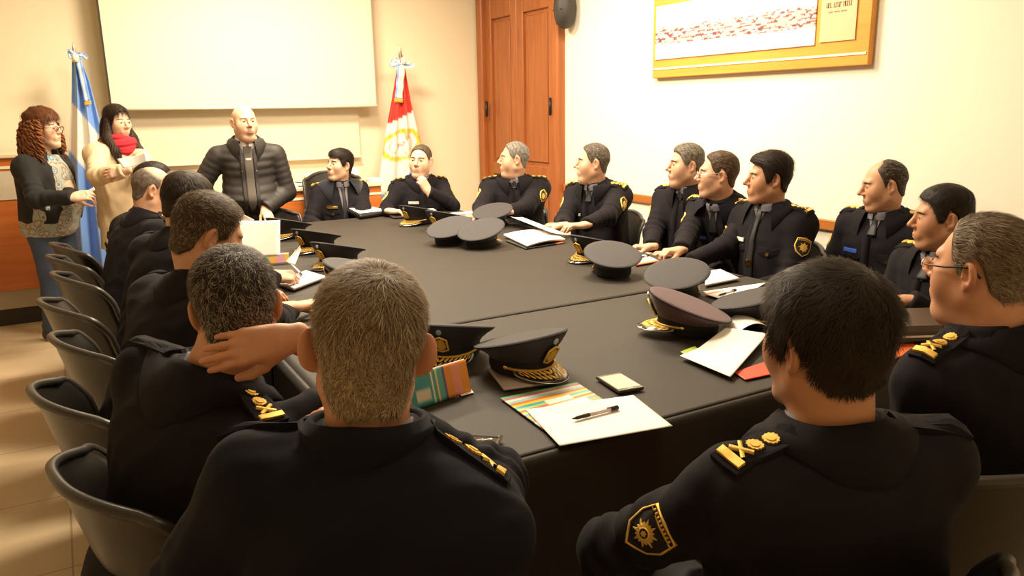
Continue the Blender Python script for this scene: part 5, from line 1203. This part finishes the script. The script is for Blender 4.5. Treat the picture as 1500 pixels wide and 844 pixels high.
c = person('bald officer with a grey hair fringe seated below the scarf-wearing woman', p, 3.95, -70, LOOK(p, 3.95, -ileft(214) - .05 * tow(214)), dict(w=1.05, fat=1.0, jw=1.1, nw=1.15, hair=dict(t=.003, top=.0, front=.14, temple=.08, len=.008, bald=.062, bslope=.5, nape=-.07, flow='back'), hcol=(.13, .09, .065), gmix=.6, gcol=GY, strands=1600, skin=(.60, .33, .215)),
  dict(w=1.14, seed=16.), hands=dict(R=(dep(300, 372, 3.9), -ileft(300), UP, 'relax')), lean=.2, pitch=-14, insignia=dict(front=False, gap=152, stand=.04, fall=.065, stars=(-.03, .0), batons=True, gmat=M_GOLDP, ranksides=(1,)))
p = (222, 242)
c = person('officer whose dark hair shows just above the bald head', p, 4.65, -80, LOOK(p, 4.65, -ileft(214)), dict(hair=dict(t=.012, top=.014, front=.066, len=.02), hcol=DK, strands=1200, skin=SK1), dict(w=1.0, seed=17.), lean=.12, insignia=dict(front=False, patch=False))
# ---- standing: man in quilted jacket
CHD = (onz(390, 306, .82) - CAM) @ (RM @ V(0, 0, 1)); print('chair depth', CHD)
p = (355, 155)
def hs(px, py, D): return dep(px, py, D)
M_PUFF = mat('black_nylon', (.022, .018, .017), .62, bump=.12, bscale=70, spec=.5)
M_KNIT = mat('black_knit', (.010, .009, .009), .9, bump=.6, bscale=420)
M_DENIM = mat('blue_denim', (.03, .045, .085), .75, bump=.3, bscale=700, var=.25, vscale=8)
PB = dict(w=.96, shw=1.27, belly=.06, drop=.10, hipz=.80, hem=-.30, jmat=M_PUFF, sleeve=(.076, .068, .055), seed=18., leg=1.1)
cp = person('standing bald man with goatee in black quilted jacket leaning on a chair back', p, 5.5, 172, LOOK(p, 5.5, tow(355) - .33 * ileft(355)), dict(w=1.06, fat=.9, jw=1.12, nw=1.15, goatee=1, skin=(.66, .39, .26), nose=1.0, nobrow=0),
  PB, hands=dict(R=(hs(335, 308, CHD + .02), tow(330) * .7 + ileft(330) * -.25 + UP * -.75, UP + tow(330) * .7, 'flat'), L=(hs(388, 306, CHD + .02), tow(388) * .8 + ileft(388) * -.25 + UP * -.65, UP + tow(388) * .7, 'flat')), poles=dict(R=V(-.9, .5, -.2), L=V(.9, .5, -.2)), stand=True, dress='puffer', lean=.10)
f = cp['f']; b = MB(); g = ring_collar(f, cp['N'] + cp['fw'] * .004, cp['a'], cp['lat'], cp['fw'], .085, .045, .03, gap=150, point=.03); b.grid(g); b.build('collar', M_PUFF, cp['jk'])
sb = MB(); g = []
for t in np.radians(np.linspace(-172, 172, 33)):
    o = -cp['fw'] * math.cos(t) + cp['lat'] * math.sin(t); bb = cp['N'] + cp['fw'] * (.012 * (1 - math.cos(t)) / 2); g.append([bb + o * .071 - UP * .02, bb + o * .068 + UP * .04, bb + o * .073 + UP * .045, bb + o * .079 + UP * .02, bb + o * .083 - UP * .01])
sb.grid(np.array(g).transpose(1, 0, 2))
def vpatch(c, mb, ztop, zbot, wf, off, th, n=7, m=14, x0=0.):
    G = np.zeros((m, n, 3))
    for i in range(m):
        t = i / (m - 1); zz = ztop + (zbot - ztop) * t
        for j in range(n): G[i, j] = torso_pt(c, x0 + (j / (n - 1) * 2 - 1) * wf(t), zz)
    b_ = cast(c['f'], G.reshape(-1, 3), -c['fw']).reshape(G.shape); mb.slab(b_ + c['fw'] * (off + th), th, nrm=c['fw'])
vpatch(cp, sb, 1.02, .72, lambda t: .055 * (1 - t) + .003, .003, .004); sb.build('shirt', mat('pale_shirt', (.55, .5, .48), .7), cp['root'])
b = MB(); vpatch(cp, b, .99, .06, lambda t: float(np.interp(t, [0, .5, .85, 1], [.03, .028, .03, .004])), .004, .006); b.build('grey_jumper', mat('grey_tweed', (.10, .085, .072), .85, bump=.5, bscale=300), cp['root'])
for sx in (-1, 1):
    b = MB(); vpatch(cp, b, .95, -.22, lambda t: .012, .006, .006, n=5, m=22, x0=sx * .045); b.build('zip_placket', M_PUFF, cp['jk'])
    for z in (.78, .66): pin(cp, 'snap', sx * .05, z, circ(.006, 8), M_STEEL, .012, .003)
# ---- standing: curly-haired woman
p = (58, 164)
WB = dict(w=1.04, chest=1.12, belly=.03, hipz=.80, hem=.05, jmat=M_KNIT, sleeve=(.066, .056, .042), open=[.15, .13, .10, .07, .05], opx=.0, tmat=M_DENIM, leg=1.0, seed=19.)
LC = -ileft(58) + .6 * tow(58)
cc = person('woman with curly reddish hair and glasses in black cardigan and jeans', p, 5.05, -124, LOOK(p, 5.05, LC), dict(s=.95, fem=1, w=.97, fat=.3, nose=.85, nw=.85, lips=(.5, .16, .14), skin=(.66, .42, .29), hair=dict(t=.022, top=.018, front=.055, temple=-.01, side=-.05, nape=-.1, len=.035, mess=.35, wave=.8, lift=.12, sw=.002, nf=70, na=.006), hcol=(.14, .05, .02), strands=2500, brow=(.08, .035, .02)),
  WB, hands=dict(L=(dep(108, 291, 4.98), -ileft(100) + .1 * tow(100) + UP * .05, UP + tow(100) * .5, 'curl'), R=(dep(107, 289, 4.85), -ileft(100) + UP * .1, tow(100) + UP * .6, 'curl')), stand=True, dress='cardigan', lean=.03, nz_drop=.165)
def under(c, name, m, grow, u0, u1=.98):
    B2 = dict(c['B']); ts, *_ = torso_sdf(c['P'], c['N'], c['lat'], B2, grow=grow, u0=u0, u1=u1)
    h = c['P']; v, q = sdfmesh(lambda p_: ts(p_) + .003 * snoise(p_, 40, 4.), np.minimum(c['P'], c['N']) + V(-.32, -.3, -.32), np.maximum(c['P'], c['N']) + V(.32, .3, .1), .009); b = MB(); b.add(v, q); return b.build(name, m, c['root'])
def _blouse(nt, b, tc):
    v = nt.nodes.new('ShaderNodeTexVoronoi'); v.inputs['Scale'].default_value = 20; cr = nt.nodes.new('ShaderNodeValToRGB'); n = nt.nodes.new('ShaderNodeTexNoise'); n.inputs['Scale'].default_value = 14
    e = cr.color_ramp.elements; e[0].color = (.02, .05, .07, 1); e[1].color = (.30, .33, .30, 1); e[1].position = .85
    for p_, c_ in ((.28, (.22, .5, .6, 1)), (.42, (.05, .12, .16, 1)), (.55, (.42, .42, .36, 1)), (.7, (.22, .12, .06, 1))): x = cr.color_ramp.elements.new(p_); x.color = c_
    mx = nt.nodes.new('ShaderNodeMath'); mx.operation = 'ADD'; mx.inputs[1].default_value = 0; ml = nt.nodes.new('ShaderNodeMath'); ml.operation = 'MULTIPLY_ADD'; ml.inputs[1].default_value = .9; 
    nt.links.new(tc.outputs['Object'], v.inputs['Vector']); nt.links.new(tc.outputs['Object'], n.inputs['Vector']); nt.links.new(v.outputs['Distance'], ml.inputs[0]); nt.links.new(n.outputs['Fac'], ml.inputs[2]); 
    sb_ = nt.nodes.new('ShaderNodeMath'); sb_.operation = 'SUBTRACT'; sb_.inputs[1].default_value = .2; nt.links.new(ml.outputs[0], sb_.inputs[0]); nt.links.new(sb_.outputs[0], cr.inputs['Fac']); nt.links.new(cr.outputs['Color'], b.inputs['Base Color'])
under(cc, 'patterned_blouse', mat('patterned_blouse', rough=.7, setup=_blouse), -.002, -.17)
def curls(c, n, length, rad, col, back=.0):
    W, H_ = c['W'], c['T']; b = MB(); 
    for i in range(n):
        ang = rng.uniform(-2.1, 2.1); zz = rng.uniform(-.02, .085); d = V(math.sin(ang), -math.cos(ang), 0)      # 0 = back of the head
        p0 = V(d[0] * .075, d[1] * .09 - .012, zz); L = length * rng.uniform(.75, 1.1) * (1 if abs(ang) < 1.9 else .8); k = 34; t = np.linspace(0, 1, k)
        out = .035 * np.sin(np.minimum(t * 3, 1.57)) + .035 * t; pts = p0 + d * out[:, None] + V(0, 0, -1) * (L * (t - .10 * np.sin(t * 3)))[:, None]
        if abs(ang) > 1.5: pts[:, 1] = np.minimum(pts[:, 1], .02 + .03 * t)
        ph = rng.uniform(0, 6.28); w = 6.28 * L / .055; R_ = rad * rng.uniform(.6, 1.2)
        pts = pts + R_ * np.minimum(t * 4, 1)[:, None] * np.stack([np.cos(w * t + ph), np.sin(w * t + ph), .3 * np.sin(w * t * .5)], 1)
        b.tube(W(pts), np.interp(t, [0, .2, .8, 1], [.006, .0075, .006, .002]), 6, col=np.array(col) * rng.uniform(.6, 1.5))
    return b.build('curls', M_HAIR, c['root'])
curls(cc, 210, .25, .013, (.17, .06, .022))
# ---- glasses
def glasses(c, mt, mt2, w=.031, half=False, rr=.0011):
    W = c['W']; hf = c['head']; r = MB()
    for sx in (-1, 1):
        t = np.linspace(0, 2 * math.pi, 33); o = np.stack([sx * .0335 + .024 * np.cos(t), .1045 - .06 * (np.abs(sx * .0335 + .024 * np.cos(t)) - .01) ** 1 * .25 + 0 * t, .000 + .0155 * np.sin(t) * (1 + .0 * t)], 1)
        if half: o = o[:17]
        r.tube(W(o), rr if not half else .0014, 8, caps=half)
    t = np.linspace(-1, 1, 9); r.tube(W(np.stack([t * .0095, .1065 + .002 * (1 - t * t), .006 + .003 * (1 - t * t)], 1)), .0012, 8); g = r.build('glasses', mt, c['root'])
    for sx in (-1, 1):
        b = MB(); q = np.array([(sx * .0575, .0985, .005), (sx * .0735, .085, .006), (sx * .0805, .04, .008), (sx * .0835, .0, .014), (sx * .0835, -.022, .012), (sx * .082, -.040, -.006)]); b.tube(W(q), [.0014, .0016, .0018, .002, .0022, .0022], 8, flat=1.3); b.build('temple', mt2, g)
        t = np.linspace(0, 2 * math.pi, 24, endpoint=False); o = np.stack([sx * .0335 + .0235 * np.cos(t), .1035 - .015 * (np.abs(sx * .0335 + .0235 * np.cos(t)) - .01), .0 + .0150 * np.sin(t)], 1)
        b = MB(); b.add(np.concatenate([W(o), W(o - V(0, .001, 0))]), [tuple(range(24)), tuple(range(47, 23, -1))] + [(i, (i + 1) % 24, 24 + (i + 1) % 24, 24 + i) for i in range(24)], smooth=False); b.build('lens', M_LENS, g)
glasses(cc, mat('tortoise_frame', (.10, .025, .012), .3), MATS['tortoise_frame'], rr=.0018)
glasses(c3, M_STEEL, M_STEEL)
glasses(c7, M_STEEL, M_BLK, half=True)
# ---- standing: woman with red scarf
p = (166, 155)
SBd = dict(w=1.0, chest=1.0, hipz=.80, hem=-.42, jmat=mat('beige_knit', (.66, .50, .31), .9, bump=.7, bscale=260), sleeve=(.068, .06, .048), seed=20.)
cs = person('woman with long dark hair and red scarf in beige cardigan, arms folded', p, 5.3, -142, LOOK(p, 5.3, tow(166) - .75 * ileft(166)), dict(s=.94, fem=1, w=.96, nose=.85, nw=.85, lips=(.5, .2, .16), skin=(.66, .42, .29), hair=dict(t=.006, top=.010, front=.074, temple=.0, side=-.04, nape=-.1, len=.05, flow='crown', crown=(0, .0, .12), lift=.05, mess=.08, sw=.0014), hcol=(.03, .017, .011), strands=2500, brow=(.03, .02, .015)),
  SBd, hands=dict(R=(dep(183, 250, 4.97), ileft(180) * .9 - .1 * UP, tow(180) + UP * .2, 'relax'), L=(dep(212, 246, 4.92), ileft(200) * .9 - .15 * UP, tow(200) + .3 * UP, 'curl')), poles=dict(R=V(-.8, -.2, -.8), L=V(.8, -.2, -.8)), stand=True, dress='cardigan', lean=.02, pitch=-8)
def scarf(c, m):
    N, a, fw, lat = c['N'], c['a'], c['fw'], c['lat']
    def f_(p):
        d = 9.
        for k, (r, z, rr) in enumerate(((.080, .018, .028), (.092, -.012, .032), (.088, -.042, .030))):
            r_ = p - (N + a * z + fw * .012); h = r_ @ a; e = r_ - h[:, None] * a; ea = np.arctan2(e @ lat, e @ fw); rad = np.linalg.norm(e, axis=1); hh = h - .012 * np.sin(ea * 2 + k * 2); q = np.hypot(rad - r, hh) - rr; d = q if k == 0 else smin(d, q, .012)
        r_ = p - (N + fw * .10 - a * .04); d = smin(d, ell(p, N + fw * .085 - a * .05, (.05, .03, .06)), .03)
        return d + .004 * np.sin(p[:, 2] * 210 + 3 * snoise(p, 18, 2.)) * .6
    v, q = sdfmesh(f_, N - .22, N + .22, .0065); b = MB(); b.add(v, q); return b.build('scarf', m, c['root'])
scarf(cs, mat('red_scarf', (.52, .015, .03), .9, bump=.5, bscale=300))
def longhair(c, col):
    W = c['W']; s = MB()
    def f_(p):
        q = p.copy(); q[:, 0] = np.abs(q[:, 0]); d = cap(q, V(.062, -.02, .03), V(.098, .022, -.12), .026, .036); d = smin(d, smin(cap(q, V(.098, .022, -.12), V(.098, .10, -.20), .036, .030), cap(q, V(.098, .10, -.20), V(.085, .145, -.33), .030, .016), .02), .03)
        d = smin(d, ell(q, (0, -.075, -.07), (.085, .04, .14)), .04)
        ang = np.arctan2(q[:, 0], -q[:, 1]); return d + .0035 * np.sin(ang * 60 + 4 * np.sin(p[:, 2] * 30))
    v, q = sdfmesh(f_, V(-.16, -.15, -.37), V(.16, .19, .09), .005); s.add(W(v), q, 0, np.array(col))
    P = sample(v, q, 1500); N_ = sgrad(f_, P); d = np.tile(V(0, .05, -1), (len(P), 1)); d -= N_ * (d * N_).sum(1)[:, None]; d /= np.linalg.norm(d, axis=1)[:, None] + 1e-9; R_ = c['T'][:3, :3]
    ribbons(s, W(P), d @ R_.T, N_ @ R_.T, .09, .0022, .06, np.array(col) * rng.uniform(.7, 1.6, (len(P), 1)), curl=.06); return s.build('long_hair', M_HAIR, c['root'])
longhair(cs, (.032, .018, .012))
upright('held_sheet', 'small white sheet held in front of the red scarf', 'paper', [(171, 233), (213, 223), (216, 236), (180, 246)], [4.90, 4.87, 4.85, 4.88])
upright('paper_slip', 'small white slip between the fingers of the curly-haired woman', 'paper', [(124, 281), (137, 274), (139, 278), (127, 286)], [4.78, 4.78, 4.77, 4.77], bend=.002)
# ---- chairs
G1 = 'black bucket chairs of the left row'
for (px, py, lab) in (((90, 672, 'black bucket chair of the grizzled officer, nearest at the left edge')), ((58, 565, 'black bucket chair behind the brush-cut officer, second from the camera')), ((84, 492, 'black bucket chair behind the writing officer, third from the camera')), ((66, 442, 'black bucket chair left of the writing officer, fourth from the camera')), ((83, 403, 'black bucket chair of the bald officer, fifth from the camera')), ((76, 378, 'black bucket chair sixth from the camera beside the jeans')), ((80, 360, 'farthest black bucket chair of the left row beside the jeans'))):
    q = onz(px, py, .77); chair(q[0] + .285, q[1] - .12, -78, lab, G1)
def seat(c, yaw, lab, back=.0, grp='black bucket chairs around the table'):
    l = c['root'].location; f_ = rotz(math.radians(yaw)) @ V(0, 1, 0); chair(l[0] - f_[0] * back, l[1] - f_[1] * back, yaw, lab, grp)
_lab = {o['label'][:14]: o for o in bpy.data.objects if o.get('category') == 'person'}
def of(s): return next(o for o in bpy.data.objects if o.get('category') == 'person' and o['label'].startswith(s))
for s, yaw, lab in (('officer with dark straight', 178, 'black bucket chair of the officer in the fleece collar'), ('officer resting his chin', 176, 'black bucket chair of the officer touching his chin'), ('heavy officer', 150, 'black bucket chair of the heavy officer before the door'), ('officer with brown-grey', 105, 'black bucket chair of the officer resting both hands on papers'),
                    ('grey-haired officer sitting', 100, 'black bucket chair of the grey-haired officer against the wall'), ('officer wearing thin', 95, 'black bucket chair of the officer in thin spectacles'), ('dark-haired officer in open', 92, 'black bucket chair of the officer with gold star on tie'), ('officer with receding', 95, 'black bucket chair of the officer with receding hair'),
                    ('broad dark-haired', 85, 'black bucket chair of the broad officer behind the near spectacled man'), ('officer with thick', -10, 'black bucket chair of the thick-haired officer at near right'), ('officer with short blond', -15, 'black bucket chair of the blond officer nearest the camera')):
    l = of(s).location; f_ = rotz(math.radians(yaw)) @ V(0, 1, 0); k_ = .13 if 'receding' in s else .06; chair(l[0] + f_[0] * k_, l[1] + f_[1] * k_, yaw, lab)
q = onz(385, 307, .80); chair(q[0], q[1] - .29, 178, 'grey-black bucket chair under the hands of the standing man')
q = dep(493, 300, 6.35); o = chair(q[0], q[1], 170, 'taller black chair before the low counter, its back by the white cup'); o.scale = (1, 1, 1.25)

q = onz(1505, 708, .79); f_ = rotz(math.radians(-25)) @ V(0, 1, 0); chair(q[0] + f_[0] * .29, q[1] + f_[1] * .29, -25, 'brownish black bucket chair under the spectacled officer at right edge')
